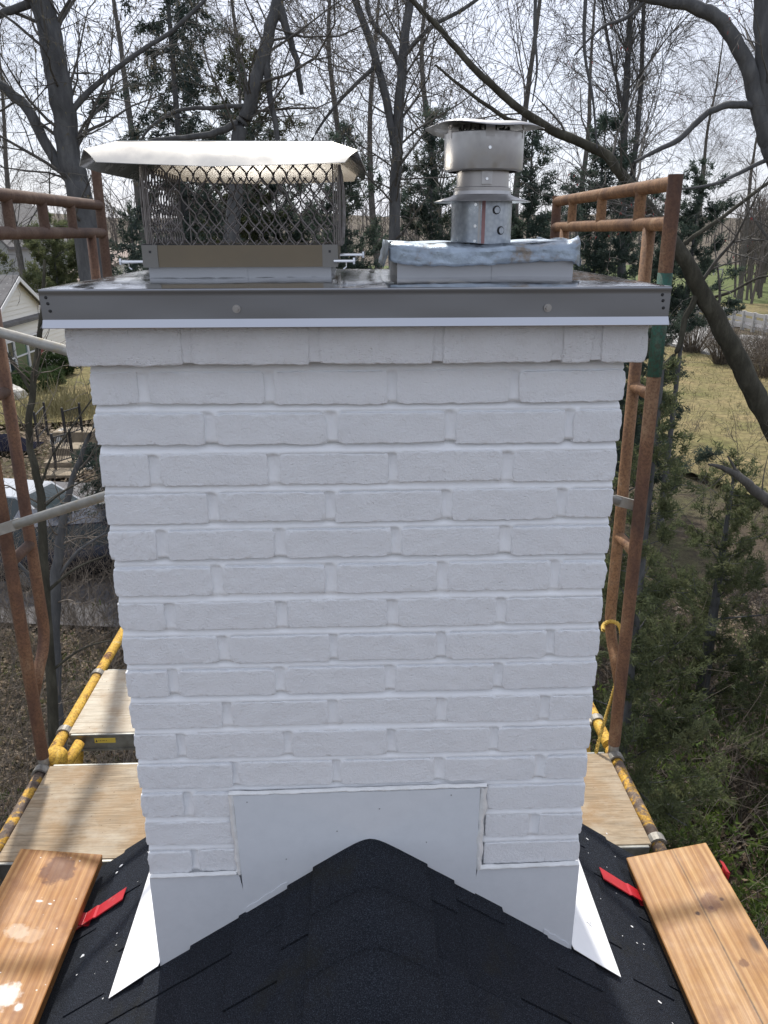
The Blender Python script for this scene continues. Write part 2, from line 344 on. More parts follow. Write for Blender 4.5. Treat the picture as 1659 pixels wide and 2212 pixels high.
a = NT('field', .95, spec=.15); wv = a.world(); g = a.noise(wv, .05, 5, .6); a.color(a.ramp(g, [(.35, (.085, .11, .035)), (.6, (.11, .13, .05)), (.75, (.16, .14, .08))]))
a = NT('asphalt', .9, spec=.2); wv = a.world(); a.color(a.ramp(a.noise(wv, 1.4, 6, .65), [(.35, (.27, .265, .255)), (.65, (.36, .35, .335))])); a.bump(a.noise(wv, 30, 3), .4, .01)
a = NT('dark_asphalt', .9, spec=.2); wv = a.world(); a.color(a.ramp(a.noise(wv, 1.1, 6, .65), [(.35, (.11, .105, .11)), (.65, (.17, .165, .165))]))
a = NT('concrete', .85, spec=.2); wv = a.world(); a.color(a.ramp(a.noise(wv, 3, 5), [(.35, (.50, .48, .45)), (.65, (.38, .365, .34))]))
a = NT('hill', .95, spec=.1); wv = a.world(); a.color(a.ramp(a.noise(wv, .06, 6, .65), [(.35, (.10, .085, .068)), (.6, (.135, .115, .09)), (.75, (.12, .125, .07))]))
# built things
a = NT('siding', .6); wv = a.world(); a.color((.80, .77, .70))
a = NT('siding_grey', .7); a.color((.33, .34, .34))
a = NT('white_trim', .5); a.color((.78, .78, .77))
a = NT('house_shingle', .9); wv = a.world(); a.color(a.ramp(a.noise(wv, 2.5, 6, .7), [(.35, (.105, .10, .10)), (.65, (.17, .165, .16))]))
a = NT('tan_roof', .9); a.color((.30, .235, .20))
a = NT('shutter_red', .6); a.color((.24, .03, .035))
a = NT('window_glass', .06, spec=.6); a.color((.03, .045, .05))
a = NT('window_green_reflection', .1, spec=.5); a.color((.05, .13, .075))  # pane glass with a green reflection put into its colour
a = NT('car_silver', .28, .6); a.color((.52, .54, .56)); a = NT('car_dark', .25, .3); a.color((.012, .016, .03))
a = NT('tyre', .85); a.color((.02, .02, .02)); a = NT('lamp_red', .2); a.color((.55, .02, .03)); a = NT('lamp_clear', .1); a.color((.6, .6, .6))
a = NT('iron_black', .6); a.color((.018, .018, .02)); a = NT('timber_step', .9); wv = a.world(); a.color(a.ramp(a.noise(wv, 5, 5), [(.35, (.20, .16, .11)), (.65, (.30, .245, .175))]))
a = NT('rock', .85); wv = a.world(); a.color(a.ramp(a.noise(wv, 4, 6), [(.3, (.62, .60, .55)), (.7, (.42, .40, .36))])); a.bump(a.noise(wv, 6, 5), .8, .08)
a = NT('fence_grey', .8); a.color((.40, .385, .36))
a = NT('blue_tarp', .95, spec=.05); a.color((.008, .009, .018))
# ------------------------------------------------------------------ the house roof the chimney stands on
S, RZ, RX = 0.7577, -0.997, 0.0096        # slope, apex of the sheathing lines (local z) and ridge x
ANG = math.atan(S)
def rz(x): return RZ-S*abs(x-RX)
house = thing('shingled_house', 'house gable under the chimney with black asphalt shingle roof', 'house', (0, .2, 0))
Y_BACK, Y_FRONT, XE = .572, -4.2, 3.6
b = MB()
t_ = .03
for s in (-1, 1):
    x0, x1 = RX, RX+s*XE
    top = [(x0, Y_FRONT, RZ-.026), (x1, Y_FRONT, rz(x1)-.008), (x1, Y_BACK, rz(x1)-.008), (x0, Y_BACK, RZ-.026)]
    bot = [(p[0], p[1], p[2]-t_) for p in top]
    b.hexa(bot+top if s > 0 else [bot[i] for i in (1, 0, 3, 2)]+[top[i] for i in (1, 0, 3, 2)])
b.obj('roof_deck', 'roof_deck', house, dz=Z0)
b = MB().plate([(-3.3, -7.5), (3.3, -7.5), (3.3, rz(3.3)-.05), (RX, RZ-.05), (-3.3, rz(-3.3)-.05)], .48, .50); b.obj('gable_wall', 'siding_grey', house, dz=Z0)
for s in (-1, 1):
    b = MB().box(s*3.28-.02, s*3.28+.02, Y_FRONT+.1, .479, -7.5, rz(3.28)-.06); b.obj('side_wall', 'siding_grey', house, dz=Z0)
# shingle tabs: shared meshes, each tab an object; u runs down the slope
rng = random.Random(11)
EXPO, U0 = .138, .222
tab_mesh = {}
def tab_me(wd, thick, mat, s, L=None):
    key = (round(wd, 3), thick, mat, L)
    if key in tab_mesh: return tab_mesh[key]
    L = L or EXPO+.075
    rr = random.Random(hash(key) % 9999); nx = 4
    v = []
    for i in range(nx+1):                  # slightly ragged lower edge
        y = -wd/2+wd*i/nx; e = rr.uniform(-.0018, .0018)
        v += [(-L, y, 0), (e, y, 0), (e, y, thick), (-L, y, thick*.35)]
    f = []
    for i in range(nx):
        a0, a1 = i*4, i*4+4
        for k in range(4): f.append((a0+k, a0+(k+1) % 4, a1+(k+1) % 4, a1+k))
    f += [(3, 2, 1, 0), tuple(nx*4+k for k in range(4))]
    me = bpy.data.meshes.new('shingle'); me.from_pydata(v, [], f); me.update(); me.materials.append(M[mat]); tab_mesh[key] = me
    return me
widths = [.105, .135, .165, .20, .24]
hw = PW[house.name]
nsh = 0
def add_tab(s, u, y, wd, thick, mat, L=None):
    global nsh
    o = bpy.data.objects.new('shingle', tab_me(wd-.0035, thick, mat, s, L)); col.objects.link(o); o.parent = house
    x = RX+s*u*math.cos(ANG); z = RZ-u*math.sin(ANG)+Z0
    lift = .0015
    o.location = (x+s*lift*math.sin(ANG)-hw[0], y-hw[1], z+lift*math.cos(ANG)-hw[2])
    # local +x points down the slope, local z is the slope normal; the lower end rides on the course below
    o.rotation_euler = (Matrix.Rotation(0 if s > 0 else math.pi, 3, 'Z') @ Matrix.Rotation(ANG-.03, 3, 'Y')).to_euler()
    nsh += 1
for s in (-1, 1):
    for i in range(9):
        u = U0+EXPO*i; y = Y_BACK+.012; first = True
        k = rng.randrange(2)
        while y > -.86:
            wd = rng.choice(widths) if not first else rng.uniform(.07, .2)
            first = False; k += 1
            th = .0072 if k % 2 else .0045
            add_tab(s, u, y-wd/2, wd, th, rng.choice(['shingle_a', 'shingle_c', 'shingle_a']), .145 if i == 0 else None)
            y -= wd
# the courses further off, one part
b = MB()
for s in (-1, 1):
    for i in range(9, 30):
        u = U0+EXPO*i; L = EXPO+.06; x1 = RX+s*u*math.cos(ANG); z1 = RZ-u*math.sin(ANG); x0 = RX+s*(u-L)*math.cos(ANG); z0 = RZ-(u-L)*math.sin(ANG)
        if abs(x1) > XE: break
        b.hexa([(min(x0, x1), Y_FRONT, (z0 if x0 < x1 else z1)), (max(x0, x1), Y_FRONT, (z1 if x0 < x1 else z0)), (max(x0, x1), Y_BACK, (z1 if x0 < x1 else z0)), (min(x0, x1), Y_BACK, (z0 if x0 < x1 else z1)),
                (min(x0, x1), Y_FRONT, (z0 if x0 < x1 else z1)+(.003 if x0 < x1 else .012)), (max(x0, x1), Y_FRONT, (z1 if x0 < x1 else z0)+(.012 if x0 < x1 else .003)), (max(x0, x1), Y_BACK, (z1 if x0 < x1 else z0)+(.012 if x0 < x1 else .003)), (min(x0, x1), Y_BACK, (z0 if x0 < x1 else z1)+(.003 if x0 < x1 else .012))])
    for i in range(9):
        u = U0+EXPO*i; L = EXPO+.06 if i else .14; xs = [RX+s*(u-L)*math.cos(ANG), RX+s*u*math.cos(ANG)]; zs = [RZ-(u-L)*math.sin(ANG)+.003, RZ-u*math.sin(ANG)+.010]
        o_ = 0 if xs[0] < xs[1] else 1
        P_ = [(xs[o_], zs[o_]), (xs[1-o_], zs[1-o_])]
        b.hexa([(P_[0][0], Y_FRONT, P_[0][1]-.012), (P_[1][0], Y_FRONT, P_[1][1]-.012), (P_[1][0], -.87, P_[1][1]-.012), (P_[0][0], -.87, P_[0][1]-.012),
                (P_[0][0], Y_FRONT, P_[0][1]), (P_[1][0], Y_FRONT, P_[1][1]), (P_[1][0], -.87, P_[1][1]), (P_[0][0], -.87, P_[0][1])])
b.obj('distant_shingles', 'shingle_a', house, kind='stuff', dz=Z0)
# ridge caps, bent over the ridge
def cap_profile(off):
    pr = []
    for k in range(25):
        q = -1+2*k/24; d = q*.155*math.cos(ANG)
        rr = .026
        z = -S*(math.sqrt(d*d+rr*rr)-rr)-.0125
        pr.append((RX+d, RZ+z+off+.016*(abs(q)**2)*.3))
    return pr
yy = Y_BACK+.004; i = 0
EX = .143
while yy > -4.1:
    b = MB(); n = 25
    v = []
    for j, (y, off) in enumerate(((yy, .010), (yy-EX-.05, .0075))):
        # front end (towards the camera) is exposed and sits proud
        pass
    a_, c_ = cap_profile(.002), cap_profile(.0036)
    y_back, y_fr = yy+.05, yy-EX
    y_back = min(y_back, Y_BACK+.008)
    v = [(x, y_back, z) for x, z in a_]+[(x, y_fr, z) for x, z in c_]+[(x, y_back, z-.006) for x, z in a_]+[(x, y_fr, z-.006) for x, z in c_]
    f = []
    for k in range(n-1):
        f += [(k, n+k, n+k+1, k+1), (2*n+k+1, 3*n+k+1, 3*n+k, 2*n+k), (n+k, 3*n+k, 3*n+k+1, n+k+1), (k+1, 2*n+k+1, 2*n+k, k)]
    f += [(0, 2*n, 3*n, n), (n-1, 2*n-1, 4*n-1, 3*n-1)]
    if not (y_back < .5 and y_fr > .03 and False):
        b.add(v, f).obj('ridge_shingle', 'shingle_b', house, smooth=True, dz=Z0)
    yy -= EX; i += 1

# ------------------------------------------------------------------ chimney
chim = thing('brick_chimney', 'white painted brick chimney with corbelled top standing astride the roof ridge', 'chimney', (0, .27, 0))
W2, DEP, H = .465, .544, .0727
BH = .0565; JT = H-BH
heads = {1: [-.3727, -.1573, .0565, .2701], 2: [-.2676, -.0507, .1612, .3728], 3: [-.3696, -.1559, .0567, .2665], 4: [-.2722, -.0574, .1546, .3689],
         5: [-.3679, -.1515, .0612, .2684], 6: [-.2715, -.0592, .1519, .366], 7: [-.3665, -.1553, .058, .2674], 8: [-.2708, -.0581, .1532, .3677],
         9: [-.3724, -.1628, .0527, .2678], 10: [-.2717, -.0615, .1546, .3655], 11: [-.3687, -.1543, .0547, .2669], 12: [-.268, -.0572, .1549, .3643],
         13: [-.3687], 14: [.3608], 15: [-.3659]}
CPL, CPR = -.268, .252                    # gap of the lower courses that the middle flashing sheet covers
rng = random.Random(5)
def brick(name, x0, x1, z0, z1, yf, mat, seed, deep=.03, el=0, er=0, nx=46, nz=12, rough=1.0):
    """one rough-edged brick; el / er: depth of the return on an exposed left / right end"""
    rr = random.Random(seed); off = Vector((seed*1.7, seed*.61, seed*2.3)); v = []
    w_, h_ = x1-x0, z1-z0
    tilt = rr.uniform(-.0022, .0022); lean = rr.uniform(-.0016, .0016)
    for j in range(nz+1):
        for i in range(nx+1):
            p, q = i/nx, j/nz
            # grid finer at the rim
            p2 = .5-.5*math.cos(math.pi*p)*(.55+.45*abs(math.cos(math.pi*p))) ; q2 = .5-.5*math.cos(math.pi*q)*(.7+.3*abs(math.cos(math.pi*q)))
            x, z = x0+w_*p2, z0+h_*q2
            ex = min(p2, 1-p2)*w_; ez = min(q2, 1-q2)*h_
            n1 = mnoise.noise(Vector((x*55, 0, z*55))+off); n2 = mnoise.noise(Vector((x*150, 3, z*150))+off); n3 = mnoise.noise(Vector((x*18, 7, z*18))+off)
            kx = max(0, 1-ex/.012); kz = max(0, 1-ez/.012)
            jx = (n1*.0017+n2*.0016+n3*.0007)*rough
            sx = -1 if p2 < .5 else 1; sz = -1 if q2 < .5 else 1
            dmin = min(ex, ez)
            y = yf+lean*(p2-.5)
            cr = .0015
            if q2 > .5 and ez < ex: cr = .0009
            if dmin < cr: y += cr*(1-math.sqrt(max(0, 1-(1-dmin/cr)**2)))*1.1
            corner = max(0, 1-math.hypot(ex, ez)/.011)
            y += mnoise.noise(Vector((x*40, 9, z*40))+off)*.0009*rough+n2*.0008*rough+corner*.0011+mnoise.noise(Vector((x*330, 2, z*330))+off)*.0006*rough
            v.append((x+kx*jx*1.1-sx*corner*.0013, y, z+kz*jx-sz*corner*.001+tilt*(p2-.5)))
    f = [(j*(nx+1)+i, j*(nx+1)+i+1, (j+1)*(nx+1)+i+1, (j+1)*(nx+1)+i) for j in range(nz) for i in range(nx)]
    ring = [i for i in range(nx+1)]+[j*(nx+1)+nx for j in range(1, nz+1)]+[nz*(nx+1)+i for i in range(nx-1, -1, -1)]+[j*(nx+1) for j in range(nz-1, 0, -1)]
    o0 = len(v)
    for k in ring:
        x, y, z = v[k]; p = (x-x0)/w_
        d = deep+(el-deep)*max(0, 1-p*3)*(1 if el else 0)+(er-deep)*max(0, 1-(1-p)*3)*(1 if er else 0)
        v.append((x, yf+d, z))
    n = len(ring)
    f += [(ring[k], o0+k, o0+(k+1) % n, ring[(k+1) % n]) for k in range(n)]
    b = MB().add(v, f)
    return b.obj(name, mat, chim, smooth=True, dz=Z0)
seed = 1
for k in range(1, 16):
    z0 = -k*H; z1 = z0+BH
    segs = []
    if k <= 12:
        e = [-W2]+heads[k]+[W2]; segs = [(e[i], e[i+1]) for i in range(len(e)-1)]
    else:
        hl = [x for x in heads[k] if x < 0]; hr = [x for x in heads[k] if x > 0]
        e = [-W2]+hl+[CPL]; segs += [(e[i], e[i+1]) for i in range(len(e)-1)]
        e = [CPR]+hr+[W2]; segs += [(e[i], e[i+1]) for i in range(len(e)-1)]
    for (xa, xb) in segs:
        seed += 1
        jw = [.0088+rng.uniform(-.002, .003), .0088+rng.uniform(-.002, .003)]
        L = xa <= -W2+1e-6; Rr = xb >= W2-1e-6
        a0 = xa+(rng.uniform(-.0008, .0012) if L else (0.004 if xa == CPR else jw[0])); b0 = xb-(rng.uniform(-.0008, .0012) if Rr else (.004 if xb == CPL else jw[1]))
        dz1 = rng.uniform(-.0018, .0018); dz2 = rng.uniform(-.0018, .0022)
        brick('brick', a0, b0, z0+dz1, z1+dz2, rng.uniform(-.0008, .0014), 'painted_brick', seed, .035, .1 if L else 0, .1 if Rr else 0)
# corbel course, a little proud on the front and the sides
cx = [-.4875]+[-.2893, -.0766, .1328, .3363, .4025]+[.4895]
for i in range(len(cx)-1):
    seed += 1; L = i == 0; Rr = i == len(cx)-2
    brick('corbel_brick', cx[i]+(0 if L else .0085), cx[i+1]-(0 if Rr else .0085), 0.0+rng.uniform(-.001, .001), .0695, -.024+rng.uniform(-.0006, .0006), 'corbel_paint', seed, .045, .1 if L else 0, .1 if Rr else 0, rough=.9)
b = MB().box(-.474, .474, -.0212, DEP+.012, .0035, .0765); bevel(b.obj('corbel_mortar', 'corbel_paint', chim, dz=Z0), .002)
# side bricks (seen edge-on), shared mesh
sm = MB().box(-.006, .006, -.1, .1, 0, BH)
side_me = None
for s in (-1, 1):
    for k in range(1, 21):
        z0 = -k*H
        ys = [(.112, .318), (.338, .54)] if k % 2 else [(.105, .215), (.235, .44), (.46, .54)]
        for (ya, yb) in ys:
            b = MB().box(s*(W2-.009)-.008, s*(W2-.009)+.008, ya, yb, z0, z0+BH); bevel(b.obj('side_brick', 'painted_brick', chim, dz=Z0), .004, 1)
# mortar: a height field with struck bed joints and hollow head joints
nx, nz = 190, 300
xs = np.linspace(-.4618, .4618, nx); zs = np.linspace(.002, -1.52, nz)
X, Zz = np.meshgrid(xs, zs)
course = np.maximum(-Zz/H, 0); kk = np.floor(course).astype(int)+1; fr = (course-np.floor(course))*H
Y = np.full_like(X, .009)
bed = fr < JT
tb = np.clip(fr/JT, 0, 1)
Y = np.where(bed, np.where(tb < .22, .021-.0115*(tb/.22), .0004+.0091*np.clip((1-tb)/.78, 0, 1)**1.05), Y)
hd = np.full_like(X, 9.0)
for k, hs in heads.items():
    for x in hs:
        m = (kk == k) & ~bed; dx = (X-x)
        d = np.abs(dx); inside = m & (d < .016)
        hz = (fr-JT)/BH
        prof = .0018+.0092*np.clip(1-((dx+.003)/.013)**2, 0, 1)*np.clip(1.25-hz*.9, 0, 1)
        Y = np.where(inside, prof, Y)
nzv = np.array([mnoise.noise(Vector((x*34, z*34, 1.3))) for x, z in zip(X.ravel(), Zz.ravel())]).reshape(X.shape)
nzf = np.array([mnoise.noise(Vector((x*130, z*130, 5.3))) for x, z in zip(X.ravel(), Zz.ravel())]).reshape(X.shape)
Y = Y+nzv*.0011+nzf*.0006
V = np.stack([X, Y, Zz+Z0], -1).reshape(-1, 3)
ii = np.arange((nz-1)*nx).reshape(nz-1, nx)[:, :-1].ravel()
F = np.stack([ii, ii+nx, ii+nx+1, ii+1], -1)
mesh_obj('mortar_joints', V, F, 'painted_mortar', chim, smooth=True)
b = MB().box(-.4617, .4617, .0245, DEP-.004, -2.6, .003); b.obj('chimney_core', 'painted_mortar', chim, dz=Z0)
# flashing sheets
def roofline(x, lift=.006):
    d = x-RX; rr = .026
    if abs(d) < .13: return RZ-S*(math.sqrt(d*d+rr*rr)-rr)-.0115+lift
    return rz(x)+lift
def sheet(name, top, xl, xr, y0, y1, lift=.0, n=40, kk=0.0):
    xsn = np.linspace(xr, xl, n)
    pts = list(top)+[(x, roofline(x, lift)-.012) for x in xsn]
    return MB().plate(pts, y0, y1).obj(name, 'flashing_white', chim, dz=Z0)
pl_l = sheet('flashing_sheet', [(-.4655, -1.098), (-.274, -1.0965)], -.4655, -.255, -.0035, .004)
pl_r = sheet('flashing_sheet', [(.2435, -1.0995), (.4668, -1.0965)], .232, .4668, -.0032, .004)
pl_m = sheet('flashing_sheet', [(-.2725, -.889), (.2405, -.885)], -.2645, .2395, -.0068, -.0036)
# the thin drip folds at the foot of the sheets and the raised lap
for xa, xb, yy_ in ((-.262, -.17, -.0082), (.40, .46, -.0048)):
    pts = []
    N_ = 14
    for i in range(N_): x = xa+(xb-xa)*i/(N_-1); pts.append((x, roofline(x)+.013+.002*math.sin(i*1.3)))
    for i in range(N_-1, -1, -1): x = xa+(xb-xa)*i/(N_-1); pts.append((x, roofline(x)-.008))
    MB().plate(pts, yy_, yy_+.0012).obj('flashing_fold', 'flashing_white', chim, dz=Z0)
# aprons lying on the roof beside the chimney
for s in (-1, 1):
    n = 10; v = []
    for j in range(n+1):
        y = -.008+(.5+.008)*j/n
        for (x, l) in ((s*.4665+.002, .022), (s*.4705+.002, .0165), (s*.53, .0155), (s*.5885, .0145)):
            v.append((x, y, rz(x)+l+.0015*mnoise.noise(Vector((x*9, y*9, s)))))
    f = [(j*4+k, j*4+k+1, (j+1)*4+k+1, (j+1)*4+k) for j in range(n) for k in range(3)]
    o = MB().add(v, f).obj('apron_flashing', 'flashing_bright', chim, smooth=False, dz=Z0)
    m_ = o.modifiers.new('thick', 'SOLIDIFY'); m_.thickness = .0012
# nail heads and dabs of sealant on the sheets
for (x, z) in ((-.17, -1.055), (-.245, -.905), (.03, -.93), (.18, -.90), (-.06, -.985), (.13, -1.02)):
    MB().tube([(x, -.0066, z), (x, -.0082, z)], [.0016, .0009], 8).obj('nail_head', 'caulk_grey', chim, dz=Z0)
for s, yy_ in ((-1, .13), (1, .12)):
    x = s*.545; v = []; n = 12
    for k in range(n): an = 2*math.pi*k/n; q = .011*(1+.35*math.sin(k*2.1)); v.append((x+q*math.cos(an)*.7, yy_+q*math.sin(an), rz(x+q*math.cos(an)*.7)+.0168))
    v.append((x, yy_, rz(x)+.0215)); MB().add(v, [(k, (k+1) % n, n) for k in range(n)]).obj('sealant_dab', 'sealant', chim, smooth=True, dz=Z0)
# sealant beads: ragged ribbons
def bead(pts, wdt, seed, y=-.008, th=.006):
    rr = random.Random(seed); P = [np.array(p) for p in pts]; line = []
    for a_, c_ in zip(P[:-1], P[1:]):
        n = max(2, int(np.linalg.norm(c_-a_)/.006))
        for i in range(n): line.append(a_+(c_-a_)*i/n)
    line.append(P[-1]); v = []; m = 7
    for i, p in enumerate(line):
        t = line[min(i+1, len(line)-1)]-line[max(i-1, 0)]; t = t/(np.linalg.norm(t)+1e-9); nn = np.array([-t[1], t[0]])
        wl = wdt*(1+.55*mnoise.noise(Vector((i*.21, seed, 0)))+.3*rr.uniform(-1, 1)*.5); wr = wdt*(1+.6*mnoise.noise(Vector((i*.17, seed+9, 0))))
        for k in range(m):
            q = -1+2*k/(m-1); o_ = (wl if q < 0 else wr)*q
            v.append((p[0]+nn[0]*o_, y+.006-(.006+th)*(1-q*q)*.75*(1+.35*mnoise.noise(Vector((i*.3, q*2, seed)))), p[1]+nn[1]*o_))
    f = [(i*m+k, i*m+k+1, (i+1)*m+k+1, (i+1)*m+k) for i in range(len(line)-1) for k in range(m-1)]
    return MB().add(v, f).obj('sealant_bead', 'sealant', chim, smooth=True, dz=Z0)
bead([(-.282, -.886), (-.2, -.886), (.02, -.883), (.255, -.881)], .0045, 3, -.0072, .003)
bead([(-.277, -.886), (-.276, -.96), (-.272, -1.03), (-.2715, -1.094)], .0075, 4, -.0072, .003)
bead([(.249, -.884), (.246, -.95), (.2425, -1.03), (.245, -1.098)], .0088, 8, -.0074, .004)
bead([(-.463, -1.0955), (-.38, -1.094), (-.278, -1.092)], .0045, 12, -.007, .004)
bead([(.247, -1.096), (.36, -1.094), (.464, -1.091)], .0052, 17, -.007, .004)

# ------------------------------------------------------------------ chase cover of folded steel
cov = thing('chase_cover', 'folded stainless steel chase cover with screwed skirt capping the chimney', 'chase cover', (0, .27, Z0+.0651))
OH, CT, CB = .0465, .1265, .0651
xa, xb, ya, yb = -W2-OH, W2+OH, -OH, DEP+OH
def top_z(x, y):
    q = min(x-xa, xb-x, y-ya, yb-y)
    return CT+.0085*(1-math.exp(-max(q, 0)/.055))-.0008*math.sin(x*17)*math.sin(y*14)
n1, n2 = 60, 40
v = [(xa+(xb-xa)*i/n1, ya+(yb-ya)*j/n2, top_z(xa+(xb-xa)*i/n1, ya+(yb-ya)*j/n2)) for j in range(n2+1) for i in range(n1+1)]
f = [(j*(n1+1)+i, j*(n1+1)+i+1, (j+1)*(n1+1)+i+1, (j+1)*(n1+1)+i) for j in range(n2) for i in range(n1)]
MB().add(v, f).obj('cover_top', 'steel', cov, smooth=True, dz=Z0)
LIP = .0135
# skirts with rolled top edge and a kicked-out drip lip
def skirt(p0, p1, nrm):
    p0, p1, nrm = map(np.array, (p0, p1, nrm)); sec = [(0, CT-.0002), (.0012, CT-.0012), (.0016, CT-.003), (.0002, CT-.0065), (0, CT-.012), (-.0003, CB+LIP+.02), (-.0004, CB+LIP)]
    n = 24; v = []
    for i in range(n+1):
        p = p0+(p1-p0)*i/n; wob = .0006*math.sin(i*.9)
        for d, z in sec: q = p+nrm*(d+(wob if CB+LIP < z < CT-.02 else 0)); v.append((q[0], q[1], z))
    m = len(sec); f = [(i*m+k, i*m+k+1, (i+1)*m+k+1, (i+1)*m+k) for i in range(n) for k in range(m-1)]
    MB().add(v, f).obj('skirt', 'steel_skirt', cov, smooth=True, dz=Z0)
    v = []
    for i in range(n+1):
        p = p0+(p1-p0)*i/n
        for d, z in ((-.0004, CB+LIP), (.0062, CB+.0008), (.0058, CB), (-.001, CB+LIP-.002)): q = p+nrm*d; v.append((q[0], q[1], z))
    f = [(i*4+k, i*4+k+1, (i+1)*4+k+1, (i+1)*4+k) for i in range(n) for k in range(3)]
    MB().add(v, f).obj('drip_lip', 'steel_lip', cov, dz=Z0)
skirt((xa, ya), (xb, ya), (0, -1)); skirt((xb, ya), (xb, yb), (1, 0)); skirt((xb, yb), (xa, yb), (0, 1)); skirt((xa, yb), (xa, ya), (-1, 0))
def screw(x, y, z, r, par, mat='bolt_steel', nrm=(0, -1, 0), washer=True):
    nv = np.array(nrm, float); p = np.array([x, y, z])
    b = MB()
    if washer: b.tube([p, p+nv*.0012], r, 16)
    b.tube([p+nv*.001, p+nv*.0048], r*.58, 6)
    return b.obj('screw', mat, par, dz=Z0)
screw(-.1988, ya-.0006, .0945, .0066, cov, 'vent_pipe_steel'); screw(.3089, ya-.0006, .0935, .0066, cov, 'vent_pipe_steel')
for x in (xa+.012, xb-.012):
    for j, z in enumerate((.1135, .104, .0925)):
        b = MB().tube([(x+(.002*(j-1)), ya-.0002, z), (x+(.002*(j-1)), ya-.0016, z)], [.0027, .0016], 10); b.obj('rivet', 'dark_metal', cov, dz=Z0)
# the two square flue collars folded up from the cover
def collar(x0, x1, y0, y1, z0, z1, nm):
    th = .0015
    b = MB(); b.box(x0, x1, y0, y0+th, z0, z1); b.box(x0, x1, y1-th, y1, z0, z1); b.box(x0, x0+th, y0+th+.0001, y1-th-.0001, z0, z1); b.box(x1-th, x1, y0+th+.0001, y1-th-.0001, z0, z1)
    xm = (x0+x1)/2+.012; b.box(xm-.0008, xm+.0008, y0-.0014, y0-.0001, z0, z1)
    o = b.obj('flue_collar', 'riser_steel', cov, dz=Z0)
    c = MB()
    pts = [(x0, y0), (x1, y0), (x1, y1), (x0, y1), (x0, y0)]
    for p, q in zip(pts[:-1], pts[1:]):
        n_ = 30; ln = [(p[0]+(q[0]-p[0])*i/n_, p[1]+(q[1]-p[1])*i/n_, z0+.0012) for i in range(n_+1)]
        c.tube(ln, [.0032+.0016*mnoise.noise(Vector((i*.7, p[0]*9, p[1]*7))) for i in range(n_+1)], 6)
    c.obj('caulk_bead', 'caulk_grey', cov, smooth=True, dz=Z0)
    return o
collar(-.374, -.049, .12, .45, .131, .1585, 'l')
collar(.070, .390, .12, .45, .128, .166, 'r')

# ------------------------------------------------------------------ left flue: spark-arrestor hood
hood = thing('flue_hood', 'stainless chimney hood with bent lid and expanded mesh sides on the left flue', 'chimney hood', (-.21, .285, Z0+.153))
x0, x1, y0, y1 = -.3785, -.0375, .105, .465
b = MB(); th = .002
b.box(x0, x1, y0, y0+th, .1535, .1905); b.box(x0, x1, y1-th, y1, .1535, .1905); b.box(x0, x0+th, y0+th+.0001, y1-th-.0001, .1535, .1905); b.box(x1-th, x1, y0+th+.0001, y1-th-.0001, .1535, .1905)
band = b.obj('base_band', 'brown_reflection_band', hood, dz=Z0)
for s, xx in ((0, x0), (1, x1)):           # folded corner tabs lapping the front
    q0, q1 = (xx-.0012, xx+.026) if s == 0 else (xx-.026, xx+.0012)
    MB().box(q0, q1, y0-.0018, y0-.0002, .1532, .191).obj('corner_tab', 'tab_steel', band, dz=Z0)
    hx = xx+(.011 if s == 0 else -.015)
    MB().box(hx, hx+.004, y0-.0026, y0-.0019, .1775, .1815).obj('tab_slot', 'dark_metal', band, dz=Z0)
MB().box(x0+.002, x1-.002, y0+.0022, y0+.006, .188, .1925).obj('mesh_channel', 'dark_metal', hood, dz=Z0)
# expanded-metal mesh: long diamonds on all four sides
zb, zt = .1885, .322
def mesh_side(p0, p1, ncol, name='mesh_screen'):
    p0, p1 = np.array(p0), np.array(p1); rows = 2.05; ch = (zt-zb)/rows; lines = []
    rr = random.Random(int(abs(p0[0]*1000)+abs(p1[1]*100)))
    for c in range(ncol+1):
        for sgn in (1, -1):
            pts = []; nseg = 20
            for i in range(nseg+1):
                z = zb+(zt-zb)*i/nseg; ph = rows*i/nseg+.25
                tri = abs(((ph) % 1.0)*2-1)*2-1
                tri = max(-.78, min(.78, tri*1.05))/.78
                u = (c+.5*sgn*tri)/ncol
                u = min(max(u, 0), 1)
                bul = .004*math.sin(math.pi*i/nseg)
                nrm = np.array([-(p1-p0)[1], (p1-p0)[0]]); nrm = nrm/np.linalg.norm(nrm)
                q = p0+(p1-p0)*u-nrm*(-bul)*(-1)
                pts.append((q[0], q[1], z+Z0))
            lines.append((np.array(pts), np.full(len(pts), .00145)))
    V, F = tubes_np(lines, 4); mesh_obj(name, V, F, 'mesh_steel', hood)
mx0, mx1, my0, my1 = -.3725, -.030, .108, .462
mesh_side((mx0+.012, my0), (mx1-.012, my0), 14); mesh_side((mx1, my0+.012), (mx1, my1-.012), 14)
mesh_side((mx1-.012, my1), (mx0+.012, my1), 14); mesh_side((mx0, my1-.012), (mx0, my0+.012), 14)
for cxq, cyq, a0 in ((mx0+.012, my0+.012, math.pi), (mx1-.012, my0+.012, -math.pi/2)):   # rounded front corners of the mesh
    ln = []
    for t in range(6):
        an = a0+(math.pi/2)*(t/5); ln.append((np.array([(cxq+.012*math.cos(an), cyq+.012*math.sin(an), Z0+zb+(zt-zb)*i/8) for i in range(9)]), np.full(9, .0011)))
    V, F = tubes_np(ln, 4); mesh_obj('mesh_corner', V, F, 'mesh_steel', hood)
